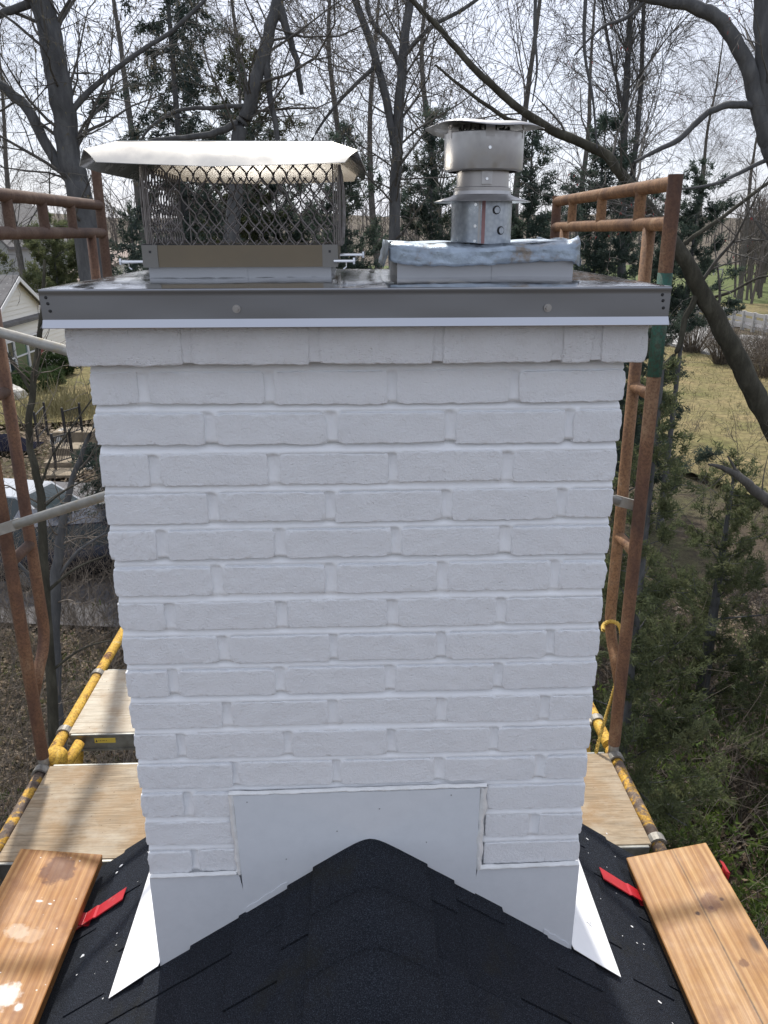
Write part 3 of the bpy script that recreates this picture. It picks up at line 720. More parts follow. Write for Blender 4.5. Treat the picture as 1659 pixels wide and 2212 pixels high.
# lid: flat centre and four bent flaps with pinched open corners
fz = .3567
FL, FR, BR, BL = (-.402, .100, fz), (-.0435, .100, fz), (-.0435, .475, fz), (-.402, .475, fz)
pFL, pFR, pBR, pBL = (-.4505, .070, .3415), (.0003, .070, .3405), (.006, .512, .3395), (-.455, .512, .3395)
fb = [(-.0205, .05, .3205), (-.10, .0495, .3172), (-.2447, .049, .3143), (-.36, .0495, .3182), (-.4265, .05, .3208)]
lb = [(-.462, .075, .3165), (-.4635, .18, .3145), (-.462, .40, .3155), (-.459, .5, .318)]
bb = [(-.4215, .545, .3225), (-.33, .546, .3165), (-.2173, .547, .3142), (-.08, .546, .3165), (-.0056, .545, .3195)]
rb = [(.013, .5, .318), (.016, .40, .314), (.016, .18, .311), (.0145, .077, .309)]
def resample(pl, n):
    P_ = np.array(pl, float); L_ = np.concatenate([[0], np.cumsum(np.linalg.norm(np.diff(P_, axis=0), axis=1))]); t_ = np.linspace(0, L_[-1], n)
    return np.stack([np.interp(t_, L_, P_[:, k]) for k in range(3)], -1)
lid = thing_lid = MB()
lid.add([FL, FR, BR, BL], [(0, 1, 2, 3)])
for ca_, c0_, c1_, cb_, bot in ((pFL, FL, FR, pFR, fb[::-1]), (pFR, FR, BR, pBR, rb[::-1]), (pBR, BR, BL, pBL, bb[::-1]), (pBL, BL, FL, pFL, lb[::-1])):
    T_ = np.concatenate([[ca_], resample([c0_, c1_], 19), [cb_]]); B_ = resample(bot, 21); v = []
    for q in (0, .25, .5, .75, 1):
        for i in range(21):
            p = T_[i]+(B_[i]-T_[i])*q; p = p+np.array([0, 0, .0016*math.sin(math.pi*q)+.0003*mnoise.noise(Vector((i*.3, q*1.2, bot[0][0]*9)))]); v.append(tuple(p))
    lid.add(v, [(r_*21+i, (r_+1)*21+i, (r_+1)*21+i+1, r_*21+i+1) for r_ in range(4) for i in range(20)])
o = lid.obj('lid', 'hood_steel', hood, smooth=True, dz=Z0)
bm = bmesh.new(); bm.from_mesh(o.data); bmesh.ops.remove_doubles(bm, verts=bm.verts, dist=1e-5); bmesh.ops.recalc_face_normals(bm, faces=bm.faces); bm.to_mesh(o.data); bm.free()
md = o.modifiers.new('thick', 'SOLIDIFY'); md.thickness = .0009; es = o.modifiers.new('edges', 'EDGE_SPLIT'); es.split_angle = R(22)
# clamp bolts at the base
for (p, q, rad) in (((x0-.045, .13, .1625), (x0+.012, .13, .1625), .0031), ((x1-.006, .098, .1635), (x1+.028, .098, .1635), .0032), ((x1+.004, .16, .1725), (x1+.045, .16, .1725), .0032)):
    b = MB().tube([p, q], rad, 10)
    hx = p if p[0] < -.3 else q; d = -1 if p[0] < -.3 else 1
    b.tube([hx, (hx[0]+d*.0035, hx[1], hx[2])], .0062, 6)
    b.obj('clamp_bolt', 'bolt_steel', hood, smooth=False, dz=Z0)
    w_ = MB().tube([(hx[0]-d*.012, hx[1], hx[2]-.003), (hx[0]-d*.012, hx[1], hx[2]-.010), (hx[0]-d*.017, hx[1], hx[2]-.0135)], .0011, 6); w_.obj('wire_clip', 'bolt_steel', hood, dz=Z0)

# ------------------------------------------------------------------ right flue: metal vent with rain cap
vent = thing('vent_pipe', 'galvanised metal vent pipe with storm collar and round rain cap on the right flue', 'vent', (.2415, .27, Z0+.165))
VX, VY = .2415, .27
MB().lathe(VX, VY, [(.0586, .150), (.0586, .272)]).obj('lower_pipe', 'galvanised', vent, smooth=True, dz=Z0)
b = MB()
for a_ in range(-3, 4): pass
def on_pipe(an, z, r, w_, h_, name, mat, th=.0012):
    n = 4; v = []
    for zz in (z-h_/2, z+h_/2):
        for i in range(n+1):
            t = an+(i/n-.5)*w_/r; v.append((VX+(r+th)*math.cos(t), VY+(r+th)*math.sin(t), zz))
    f = [(i, i+1, n+2+i, n+1+i) for i in range(n)]
    return MB().add(v, f).obj(name, mat, vent, smooth=True, dz=Z0)
on_pipe(R(270-4.5), .212, .0586, .0065, .114, 'red_seam', 'red_stripe'); on_pipe(R(270-12), .212, .0586, .004, .114, 'lap_seam', 'vent_pipe_steel', .0016)
def pipe_knob(an, z, r, rad, dep, mat, nm):
    c, s_ = math.cos(an), math.sin(an); p = np.array([VX+r*c, VY+r*s_, z]); d = np.array([c, s_, 0]); return MB().tube([p, p+d*dep], rad, 12).obj(nm, mat, vent, dz=Z0)
for an, z in ((R(270+20), .2505), (R(270+31), .214)):
    pipe_knob(an, z, .0586, .0078, .0016, 'dark_metal', 'knockout'); pipe_knob(an, z, .0598, .0058, .0016, 'galvanised', 'knockout_plug')
for z in (.26, .222, .195): pipe_knob(R(270-19), z, .0586, .0028, .0022, 'bolt_steel', 'screw')
MB().lathe(VX, VY, [(.0545, .285), (.0555, .279), (.062, .2755), (.0935, .2665), (.0932, .2655), (.062, .2735), (.0560, .276)]).obj('storm_collar', 'vent_steel', vent, smooth=True, dz=Z0)
MB().lathe(VX, VY, [(.0545, .270), (.0545, .291), (.0500, .2925), (.0500, .335)]).obj('upper_pipe', 'vent_pipe_steel', vent, smooth=True, dz=Z0)
MB().lathe(VX, VY, [(.066, .3195), (.0748, .3215), (.0752, .323), (.0752, .3845), (.0738, .386), (.0735, .3845), (.0735, .324), (.064, .3205)]).obj('drum', 'vent_steel', vent, smooth=True, dz=Z0)
MB().lathe(VX, VY, [(.0735, .37), (.0, .37)]).obj('drum_floor', 'dark_metal', vent, dz=Z0)
for i in range(30):                        # slotted inner collar under the rain cap
    an = 2*math.pi*i/30
    c, s_ = math.cos(an), math.sin(an); hh = .012+.004*math.sin(i*2.7)
    MB().tube([(VX+.046*c, VY+.046*s_, .372), (VX+.046*c, VY+.046*s_, .384+hh)], .0024, 5).obj('inner_slat', 'dark_metal', vent, dz=Z0)
for an in (R(205), R(270), R(335), R(90)):
    c, s_ = math.cos(an), math.sin(an); t = np.array([-s_, c, 0])
    pp = lambda r, z: np.array([VX+r*c, VY+r*s_, z])
    wv_ = .0055 if an != R(270) else .0085; v = []
    for r, z in ((.0758, .375), (.0758, .390), (.0738, .3985), (.060, .4015)): v += [pp(r, z)-t*wv_, pp(r, z)+t*wv_]
    o = MB().add(v, [(0, 1, 3, 2), (2, 3, 5, 4), (4, 5, 7, 6)]).obj('cap_strap', 'vent_pipe_steel', vent, dz=Z0); o.modifiers.new('t', 'SOLIDIFY').thickness = .001
# bracket strap on the neck below the drum
MB().box(VX-.010, VX+.010, VY-.0535, VY-.0515, .296, .320).obj('neck_strap', 'vent_steel', vent, dz=Z0)
pipe_knob(R(270), .305, .0535, .0026, .0022, 'bolt_steel', 'screw'); pipe_knob(R(270), .3565, .0752, .0028, .0022, 'bolt_steel', 'screw')
n = 56; prof = [(0, .4065), (.03, .4055), (.06, .403), (.085, .401), (.10, .398), (.112, .3935)]
v = []
for r, z in prof:
    for k in range(n):
        an = 2*math.pi*k/n; rr = r*(1+(.02*math.sin(an*3+1)+.015*math.sin(an*7)) * (r/.112)**3); dzz = (.0035*math.sin(an*2+.6)+.0022*math.sin(an*5))*(r/.112)**2
        v.append((VX+rr*math.cos(an), VY+rr*math.sin(an), z+dzz))
f = [(i*n+k, i*n+(k+1) % n, (i+1)*n+(k+1) % n, (i+1)*n+k) for i in range(len(prof)-1) for k in range(n)]
o = MB().add(v, f).obj('rain_cap', 'vent_steel', vent, smooth=True, dz=Z0); o.modifiers.new('t', 'SOLIDIFY').thickness = .0009

# crumpled sheet folded over the right-hand collar
n1, n2 = 60, 8
def drape_front():
    v = []
    for i in range(n1+1):
        p = i/n1; x = .054+(.398-.054)*p
        ztop = .1965-.006*math.sin(math.pi*p)**.8+.009*max(0, (p-.9)/.1)**2+.0012*math.sin(p*23)
        zbot = .158+.0028*mnoise.noise(Vector((p*16, 2, 0)))+.002*mnoise.noise(Vector((p*45, 4, 0)))-.004*math.sin(p*5)+(-.009*max(0, (p-.95)/.05))+(.006*max(0, (.08-p)/.08))
        for j in range(n2+1):
            q = j/n2; z = ztop+(zbot-ztop)*q
            y = .118-.019*min(1, q*5)-.003*q+.0035*mnoise.noise(Vector((p*9, q*3, 5)))+.0022*abs(mnoise.noise(Vector((p*26, q*9, 8))))+.012*max(0, (.05-p)/.05)+.014*max(0, (p-.96)/.04)
            v.append((x, y, z))
    return v, [(i*(n2+1)+j, (i+1)*(n2+1)+j, (i+1)*(n2+1)+j+1, i*(n2+1)+j+1) for i in range(n1) for j in range(n2)]
sheet_o = thing('crumpled_sheet', 'crumpled bluish metal sheet folded over the collar at the foot of the vent pipe', 'metal sheet', (.226, .28, Z0+.158))
v, f = drape_front(); o = MB().add(v, f).obj('front_flap', 'lead_sheet', sheet_o, smooth=True, dz=Z0); o.modifiers.new('t', 'SOLIDIFY').thickness = .0008
for s, xx in ((-1, .056), (1, .396)):
    v = []
    for i in range(21):
        y = .125+.345*i/20
        for j in range(7):
            q = j/6; zt_ = .199 if s > 0 else .1955
            v.append((xx+s*(.010*q+.003*mnoise.noise(Vector((y*20, q*4, s)))), y, zt_-(.045+.006*mnoise.noise(Vector((y*25, 1, s))))*q+.002*math.sin(y*30)*(1-q)))
    o = MB().add(v, [(i*7+j, (i+1)*7+j, (i+1)*7+j+1, i*7+j+1) for i in range(20) for j in range(6)]).obj('side_flap', 'lead_sheet', sheet_o, smooth=True, dz=Z0); o.modifiers.new('t', 'SOLIDIFY').thickness = .0008
v = []
for i in range(25):
    for j in range(21):
        x = .056+.34*i/24; y = .118+.35*j/20
        v.append((x, y, .1905-.002*math.sin(i*.5)+.002*mnoise.noise(Vector((x*20, y*20, 3)))+(.005*abs(i-12)/12)))
o = MB().add(v, [(i*21+j, (i+1)*21+j, (i+1)*21+j+1, i*21+j+1) for i in range(24) for j in range(20)]).obj('sheet_top', 'lead_sheet', sheet_o, smooth=True, dz=Z0)

# ------------------------------------------------------------------ roof planks on red brackets
def plank(name, label, far_in, far_out_z, dirv, wid, length, mat, sgn):
    d = np.array([dirv[0], dirv[1], 0.0]); d /= np.linalg.norm(d)
    a_ = np.array([far_in[0], far_in[1], far_in[2]]); dzv = far_out_z-far_in[2]
    acr = np.array([sgn*abs(d[1]), (d[0] if sgn < 0 else -d[0])*1.0, 0.0]); acr /= np.linalg.norm(acr)
    acr = acr*math.sqrt(max(wid*wid-dzv*dzv, 1e-6))/1.0; acr[2] = dzv; acr_u = acr/np.linalg.norm(acr)
    nrm = np.cross(acr_u, d); nrm = nrm if nrm[2] > 0 else -nrm
    T = .038
    me_v = []
    # local frame: x across, y along, z up -- so the grain follows the board
    vs = [(x, y, z) for z in (-T, 0) for (x, y) in ((0, 0), (wid, 0), (wid, length), (0, length))]
    me = bpy.data.meshes.new(name); me.from_pydata(vs, [], [(3, 2, 1, 0), (4, 5, 6, 7), (0, 1, 5, 4), (1, 2, 6, 5), (2, 3, 7, 6), (3, 0, 4, 7)]); me.update(); me.materials.append(M[mat])
    bm = bmesh.new(); bm.from_mesh(me); bmesh.ops.recalc_face_normals(bm, faces=bm.faces); bm.to_mesh(me); bm.free()
    o = bpy.data.objects.new(name, me); col.objects.link(o)
    o.matrix_world = Matrix(((acr_u[0], d[0], nrm[0], a_[0]), (acr_u[1], d[1], nrm[1], a_[1]), (acr_u[2], d[2], nrm[2], a_[2]+Z0), (0, 0, 0, 1)))
    bevel(o, .0035, 2); tag(o, label, 'plank', 'timber planks laid on red roof brackets'); PW[o.name] = a_
    return o
pk_l = plank('roof_plank', 'orange pine plank with white paint spills on roof left of the chimney', (-.7779, .5523, -1.53), -1.50, (.029, -.5426), .238, 2.4, 'pine_left', -1)
pk_r = plank('roof_plank', 'split wet pine plank with dark knots on roof right of the chimney', (.7686, .4823, -1.53), -1.482, (-.0358, -.526), .238, 2.4, 'pine_right', 1)
b = MB()
# the long check running down the right-hand plank, cut as a thin dark wedge
def bracket(label, s, y, xi, xo, zi, zo):
    t = thing('roof_bracket', label, 'roof bracket', (s*.9, y, Z0+rz(s*.9)), 'red steel roof brackets')
    hw_ = .021
    def strip(pts, nm, th=.004, w_=hw_):
        v = []
        for (x, z) in pts: v += [(x, y-w_, z), (x, y+w_, z), (x, y+w_, z+th), (x, y-w_, z+th)]
        f = []
        for i in range(len(pts)-1):
            for k in range(4): f.append((i*4+k, i*4+(k+1) % 4, i*4+4+(k+1) % 4, i*4+4+k))
        f += [(3, 2, 1, 0), tuple(len(pts)*4-4+k for k in range(4))]
        o = MB().add(v, f).obj(nm, 'bracket_red', t, dz=Z0); bm = bmesh.new(); bm.from_mesh(o.data); bmesh.ops.recalc_face_normals(bm, faces=bm.faces); bm.to_mesh(o.data); bm.free()
    L_ = .014
    strip([(s*.655, rz(s*.655)+L_), (s*.735, rz(s*.735)+L_), (s*.742, rz(s*.742)+L_+.004), (s*.80, rz(s*.80)+L_+.003), (s*1.12, rz(s*1.12)+L_)], 'roof_strap')
    strip([(s*(abs(xi)-.012), zi-.045), (s*(abs(xo)+.010), zo-.0445)], 'plank_rest', .004)
    strip([(s*(abs(xo)+.010), zo-.0445), (s*(abs(xo)+.013), zo-.012), (s*(abs(xo)+.016), zo+.014), (s*(abs(xo)+.004), zo+.022)], 'end_lip', .004)
    strip([(s*(abs(xo)-.005), zo-.046), (s*1.10, rz(s*1.10)+.02)], 'brace', .004, .014)
bracket('red steel roof bracket holding the left plank', -1, .352, -.767, -1.005, -1.53, -1.50)
bracket('red steel roof bracket holding the right plank', 1, .362, .760, .992, -1.53, -1.482)

# ------------------------------------------------------------------ scaffold
ZT, XL, XR, YN, YF = -1.70, -1.205, .966, 1.20, 2.70
TR = .0225
def scaff(side, label):
    x = XL if side < 0 else XR
    t = thing('rusty_scaffold', label, 'scaffold frame', (x, 1.95, 0), 'rusty scaffold frames either side of the chimney')
    up = 'rust_dark' if side < 0 else 'rust_orange'; post = 'rust_brown'
    ztop = .50 if side < 0 else .375
    b1, b2 = (.335, .212) if side < 0 else (.350, .235)
    # posts
    def part(nm, pts, mat, r=TR, n=14): return MB().tube(pts, r, n).obj(nm, mat, t, smooth=True, dz=Z0)
    for yy_, zt_ in ((YN, ztop), (YF, ztop-.0)):
        if side > 0 and yy_ == YN:
            part('post', [(x, yy_, ZT+.05), (x, yy_, zt_)], post); part('painted_section', [(x, yy_, -.235), (x, yy_, .09)], 'paint_green', TR+.0007)
        else: part('post', [(x, yy_, ZT+.05), (x, yy_, zt_)], post if yy_ == YN else 'rust_dark' if side < 0 else 'rust_brown')
        part('lower_post', [(x, yy_, -Z0+.0), (x, yy_, ZT-.03)], 'paint_yellow_worn'); part('coupling_pin', [(x, yy_, ZT-.05), (x, yy_, ZT+.09)], 'clamp_grey', TR-.003)
        # base plate and mid rail of the lower frames
        MB().box(x-.07, x+.07, yy_-.07, yy_+.07, -Z0, -Z0+.01).obj('base_plate', 'clamp_grey', t, dz=Z0)
    part('top_rail', [(x, YN, b1), (x, YF, b1)], up); part('second_rail', [(x, YN, b2), (x, YF, b2)], up)
    for yy_ in ((1.50, 1.95, 2.40) if side > 0 else (1.62, 1.95, 2.28)): part('spacer', [(x, yy_, b2), (x, yy_, b1)], up, TR*.85)
    for yy_, s in ((YN+.185, -1), (YF-.185, 1)):
        leg = [(x, yy_, b2), (x, yy_, -1.17)]
        for k in range(1, 7):
            an = k/6*R(62); leg.append((x, yy_+s*(.16*(1-math.cos(an))), -1.17-.16*math.sin(an)))
        yv = YN if s < 0 else YF
        leg.append((x, yv, leg[-1][2]-.09))
        part('inner_leg', leg, 'rust_orange' if side > 0 else 'rust_brown', TR*.93)
        for zz in (-.30, -.86): part('rung', [(x, yy_, zz), (x, yv, zz-.0)], 'rust_dark' if side < 0 else 'rust_orange', TR*.85)
    # lower frame top bearer (yellow) and the side bracket that carries the near deck
    part('bearer', [(x, YN+.06, ZT+.004), (x, YF, ZT+.004)], 'paint_yellow'); part('bearer_brace', [(x, YN+.2, ZT-.42), (x, YN+.42, ZT-.02)], 'paint_yellow', TR*.8)
    part('bracket_tube', [(x, .60, ZT), (x, YN+.03, ZT)], 'paint_yellow_worn'); part('bracket_strut', [(x, .66, ZT-.02), (x, YN, ZT-.46)], 'paint_yellow_worn', TR*.7)
    sx = 1 if side < 0 else -1
    if side < 0:
        # knuckle: the flattened rounded end of the yellow bearer
        bm = bmesh.new(); bmesh.ops.create_uvsphere(bm, u_segments=20, v_segments=12, radius=.047)
        for vv in bm.verts: vv.co.z *= .85; vv.co.y *= 1.05; vv.co.x = max(-.04, min(.04, vv.co.x))
        vs = [(v.co.x+x+.022, v.co.y+YN+.055, v.co.z+ZT+.006) for v in bm.verts]; fs = [tuple(q.index for q in f.verts) for f in bm.faces]; bm.free()
        MB().add(vs, fs).obj('knuckle', 'paint_yellow', t, smooth=True, dz=Z0)
        part('knuckle_arm', [(x+.045, YN+.03, ZT-.05), (x+.075, YN+.17, ZT-.01)], 'paint_yellow', TR*.95)
    return t
scaff(-1, 'rusty brown scaffold frame with double top rail left of the chimney'); scaff(1, 'rusty orange scaffold frame with green painted section right of the chimney')
for x, nm in ((XL, 'l'), (XR, 'r')): pass
def brace(p, q, label):
    p, q = np.array(p), np.array(q); d = (q-p)/np.linalg.norm(q-p)
    t = thing('cross_brace', label, 'brace', (p+q)/2+np.array([0, 0, Z0]), 'grey cross braces of the scaffold')
    MB().tube([p+d*.06, q-d*.06], .0165, 12).obj('brace_tube', 'galv_brace', t, smooth=True, dz=Z0)
    for e, s in ((p, 1), (q, -1)):
        a_, c_ = e-d*s*.02, e+d*s*.075; up = np.array([0, 0, 1.0])*.019
        MB().hexa([a_-up+[0, -.004, 0], c_-up+[0, -.004, 0], c_-up+[0, .004, 0], a_-up+[0, .004, 0], a_+up+[0, -.004, 0], c_+up+[0, -.004, 0], c_+up+[0, .004, 0], a_+up+[0, .004, 0]]).obj('flattened_end', 'galv_brace', t, dz=Z0)
YB = YN-.032
bl1, bl2 = at(-25, 697, YB), at(8, 1142, YB); br1, br2 = at(1362, 700, YB), at(1352, 1106, YB)
loc = lambda p: (p[0], p[1], p[2]-Z0)
brace((XL, YB, loc(bl1)[2]), (XR-.005, YN+.036, loc(br2)[2]), 'grey cross brace sloping down from the left scaffold frame behind the chimney')
brace((XL, YB-.014, loc(bl2)[2]), (XR-.005, YN+.052, loc(br1)[2]), 'grey cross brace rising to the right from the left scaffold frame')
def deck(label, y0, y1, mat, sticker):
    t = thing('scaffold_deck', label, 'deck', ((XL+XR)/2, (y0+y1)/2, Z0+ZT-.06), 'plywood scaffold decks')
    xa_, xb_ = XL+.026, XR-.026; zt_ = ZT+.018
    bevel(MB().box(xa_, xb_, y0+.012, y1-.012, zt_-.016, zt_).obj('plywood_board', mat, t, dz=Z0), .002, 1)
    for nm, ya_, yb_ in (('side_rail', y0, y0+.0115), ('side_rail', y1-.0115, y1)):
        bevel(MB().box(xa_+.01, xb_-.01, ya_, yb_, zt_-.075, zt_-.002).obj(nm, 'aluminium_rail', t, dz=Z0), .002, 1)
    MB().box(xa_+.01, xb_-.01, y0-.004, y0-.0003, zt_-.075, zt_-.066).obj('rail_flange', 'aluminium_rail', t, dz=Z0)
    for x, s in ((XL, 1), (XR, -1)):
        for yy_ in (y0+.035, y1-.035):
            v = []; n = 10
            for k in range(n+1):
                an = math.pi*(-.12+1.05*k/n); c, s_ = math.cos(an)*s, math.sin(an)
                for r in (.0235, .031):
                    for dy in (-.016, .016): v.append((x+r*c, yy_+dy, ZT+.002+r*s_))
            f = []
            for k in range(n):
                o_ = k*4; f += [(o_, o_+1, o_+5, o_+4), (o_+2, o_+6, o_+7, o_+3), (o_, o_+4, o_+6, o_+2), (o_+1, o_+3, o_+7, o_+5)]
            f += [(0, 2, 3, 1), (n*4, n*4+1, n*4+3, n*4+2)]
            MB().add(v, f).obj('hook', 'clamp_grey', t, smooth=False, dz=Z0)
            MB().box(min(x+s*.026, x+s*.07), max(x+s*.026, x+s*.07), yy_-.015, yy_+.015, zt_-.03, zt_-.0165).obj('hook_plate', 'clamp_grey', t, dz=Z0)
    if sticker:
        p, q = loc(at(205, 1604, y0)), loc(at(252, 1616, y0)); s_ = MB().box(p[0], q[0], y0-.0012, y0-.0002, zt_-.040, zt_-.018).obj('warning_sticker', 'sticker_yellow', t, dz=Z0)
        b = MB(); b.add([(p[0]+.004, y0-.0016, zt_-.035), (p[0]+.012, y0-.0016, zt_-.035), (p[0]+.008, y0-.0016, zt_-.023)], [(0, 1, 2)])
        xx = p[0]+.016
        for wd in (.006, .009, .004, .010, .007): b.add([(xx, y0-.0016, zt_-.031), (xx+wd*.5, y0-.0016, zt_-.031), (xx+wd*.5, y0-.0016, zt_-.028), (xx, y0-.0016, zt_-.028)], [(0, 1, 2, 3)]); xx += wd
        b.obj('sticker_print', 'ink', s_, dz=Z0)
deck('tan plywood scaffold deck just behind the roof edge, with brown stains', .69, 1.20, 'plywood_near', False)
deck('pale plywood scaffold deck with yellow sticker on its metal edge', 1.385, 1.90, 'plywood_far', True)
# rope: three laid strands
def rope(path, label):
    P = []
    for i in range(len(path)-1):           # Catmull-Rom
        p0, p1, p2, p3 = (np.array(path[max(0, i-1)]), np.array(path[i]), np.array(path[i+1]), np.array(path[min(len(path)-1, i+2)]))
        for k in range(12):
            t = k/12; P.append(.5*((2*p1)+(-p0+p2)*t+(2*p0-5*p1+4*p2-p3)*t*t+(-p0+3*p1-3*p2+p3)*t**3))
    P.append(np.array(path[-1])); L = 0; strands = [[], [], []]
    for i, p in enumerate(P):
        if i: L += np.linalg.norm(P[i]-P[i-1])
        t = P[min(i+1, len(P)-1)]-P[max(i-1, 0)]; t /= np.linalg.norm(t)+1e-9
        a_ = np.cross(t, [.3, .9, .2]); a_ /= np.linalg.norm(a_); c_ = np.cross(t, a_)
        for s in range(3):
            an = L*2*math.pi/.032+s*2*math.pi/3; strands[s].append(p+.0042*(math.cos(an)*a_+math.sin(an)*c_))
    V, F = tubes_np([(np.array(s), np.full(len(s), .0042)) for s in strands], 6)
    return tag(mesh_obj('rope', V, F, 'rope_yellow', smooth=True), label, 'rope')
rope([at(1303, 1362, 1.30), at(1304, 1350, 1.36), at(1320, 1342, 1.36), at(1338, 1352, 1.33), at(1343, 1385, 1.30), at(1341, 1430, 1.27), at(1325, 1495, 1.25), at(1305, 1560, 1.22), at(1291, 1610, 1.20), at(1284, 1645, 1.19)], 'yellow twisted rope hanging from the right scaffold frame')
# dried paint flecks on the shingles
rng = random.Random(21); b = MB()
def fleck(x, y, r):
    n = 7; z = rz(x)+.0155; v = []
    for k in range(n):
        an = 2*math.pi*k/n; q = r*rng.uniform(.45, 1.1); xx, yy_ = x+q*math.cos(an)*1.0, y+q*math.sin(an)*.7; v.append((xx, yy_, rz(xx)+.0165))
    b.add(v, [tuple(range(n))])
for _ in range(36):
    s = rng.choice((-1, 1)); fleck(s*rng.uniform(.58, .8), rng.uniform(-.45, .5), rng.uniform(.0012, .003))
for px, py, r in ((262, 1880, .007), (254, 1894, .006), (180, 2075, .009), (1364, 2012, .006), (1268, 1822, .005), (1310, 1810, .004), (1423, 2175, .006)):
    s = -1 if px < 800 else 1; d = _f+_r*(px-829.5)/FPX-_u*(py-1106)/FPX; nn = np.array([S*s, 0, 1]); p0 = np.array([RX, 0, RZ+Z0]); q = CAM+d*(((p0-CAM)@nn)/(d@nn)); fleck(q[0], q[1], r)
b.obj('paint_flecks', 'paint_chip', house, kind='stuff', dz=Z0)
# ------------------------------------------------------------------ ground, roads, fields
def sheet_on_ground(name, poly, mat, z):
    n = len(poly); return mesh_obj(name, [(p[0], p[1], z) for p in poly], [tuple(range(n))], mat, origin=(0, 0, 0), kind='structure')
gx = np.concatenate([np.linspace(-900, -70, 12), np.linspace(-60, 60, 61), np.linspace(70, 900, 12)]); gy = np.concatenate([np.linspace(-700, -40, 10), np.linspace(-30, 90, 61), np.linspace(100, 1200, 14)])
GX, GY = np.meshgrid(gx, gy)
GZ = np.array([mnoise.noise(Vector((x*.12, y*.12, 2.0)))*.22+mnoise.noise(Vector((x*.5, y*.5, 7.0)))*.06 for x, y in zip(GX.ravel(), GY.ravel())]).reshape(GX.shape)
GZ = np.where((np.abs(GX) < 60) & (GY < 36) & (GY > -30), GZ-.16, -.02)
V = np.stack([GX, GY, GZ], -1).reshape(-1, 3); nxg = len(gx); ii = np.arange((len(gy)-1)*nxg).reshape(len(gy)-1, nxg)[:, :-1].ravel()
mesh_obj('ground', V, np.stack([ii, ii+1, ii+nxg+1, ii+nxg], -1), 'ground', smooth=True, origin=(0, 0, 0), kind='structure')
G = lambda x, y: on_ground(x, y)[:2]
sheet_on_ground('lawn', [(12.5, 20.5), (19, 22), (60, 34), (70, 48), (30, 47.5), (23.2, 51), (21.6, 57), (15, 74), (3, 80), (2, 60), (6, 40)], 'lawn', .05)
sheet_on_ground('garden_lawn', [(-19, 32), (-12, 33), (-9, 36), (-8, 50), (-14, 64), (-30, 70), (-60, 60), (-40, 32)], 'lawn', .05)
sheet_on_ground('field', [(20, 112), (40, 92), (120, 70), (300, 120), (260, 260), (-40, 260), (-10, 130)], 'field', .05)
sheet_on_ground('meadow', [(26, 76), (40, 60), (120, 45), (140, 66), (60, 86), (22, 110), (0, 100)], 'lawn', .04)
sheet_on_ground('driveway', [G(1425, 706), G(1480, 690), (30, 62), (60, 48), (90, 40), (88, 38), (40, 46.6), G(1575, 772), G(1440, 742), (16, 70), (14, 84)], 'asphalt', .07)
sheet_on_ground('road', [(0, 96), (30, 78.5), (42, 63), (70, 52), (140, 38), (140, 33), (68, 47), (40, 58.5), (27.5, 73.5), (-4, 90)], 'dark_asphalt', .055)
sheet_on_ground('parking', [(-15, 14.8), (-4.4, 13.5), (-3.6, 17.5), (-4.5, 20.2), (-6.4, 23.4), (-16, 25)], 'dark_asphalt', .07)
# hills beyond
hx = np.linspace(-700, 700, 90); hy = np.linspace(190, 900, 30); HX, HY = np.meshgrid(hx, hy)
prof = np.clip((HY-190)/260, 0, 1)**1.2
HZ = -.5+prof*(17+9*np.array([mnoise.noise(Vector((x*.006, 3, 1))) for x in HX.ravel()]).reshape(HX.shape))+np.array([mnoise.noise(Vector((x*.02, y*.02, 4)))*1.5 for x, y in zip(HX.ravel(), HY.ravel())]).reshape(HX.shape)*prof
V = np.stack([HX, HY, HZ], -1).reshape(-1, 3); ii = np.arange(29*90).reshape(29, 90)[:, :-1].ravel()
mesh_obj('hills', V, np.stack([ii, ii+1, ii+91, ii+90], -1), 'hill', smooth=True, origin=(0, 0, 0), kind='structure')
def hill_z(x, y):
    p = min(max((y-190)/260, 0), 1)**1.2; return max(0, -.5+p*(17+9*mnoise.noise(Vector((x*.006, 3, 1)))))

# ------------------------------------------------------------------ bare trees
def spawn(rr, out, p, d, L, r, lvl, cfg, buds):
    """a wandering branch; children fork off along it"""
    nseg = cfg['seg'][lvl]; pts = [p]; rad = [r]; q = p; v = d
    sl_ = L/nseg; wob = cfg['wob'][lvl]; grav = cfg['grav'][lvl]
    for i in range(nseg):
        v = (v[0]+rr.gauss(0, wob), v[1]+rr.gauss(0, wob), v[2]+rr.gauss(0, wob)+grav)
        n = math.sqrt(v[0]**2+v[1]**2+v[2]**2); v = (v[0]/n, v[1]/n, v[2]/n)
        q = (q[0]+v[0]*sl_, q[1]+v[1]*sl_, q[2]+v[2]*sl_); pts.append(q); rad.append(max(cfg['rmin'], r*(1-.82*(i+1)/nseg)))
    out.append((pts, rad))
    if lvl+1 < len(cfg['seg']):
        nch = max(1, int(round(cfg['n'][lvl]*L*rr.uniform(.75, 1.25)))) if cfg.get('perm', True) else cfg['n'][lvl]
        for _ in range(nch):
            t = rr.uniform(.12, 1.0); i = min(int(t*nseg), nseg-1); fr_ = t*nseg-i
            b0, b1 = pts[i], pts[i+1]; pp = tuple(b0[k]+(b1[k]-b0[k])*fr_ for k in range(3)); dv = tuple(b1[k]-b0[k] for k in range(3))
            child(rr, out, pp, dv, L*cfg['len'][lvl]*(1.15-.6*t)*rr.uniform(.6, 1.3), max(cfg['rmin'], rad[i]*cfg['rr'][lvl]), lvl+1, cfg, buds)
    elif buds is not None:
        for _ in range(cfg.get('bud', 0)):
            i = rr.randrange(len(pts)); buds.append(pts[i])
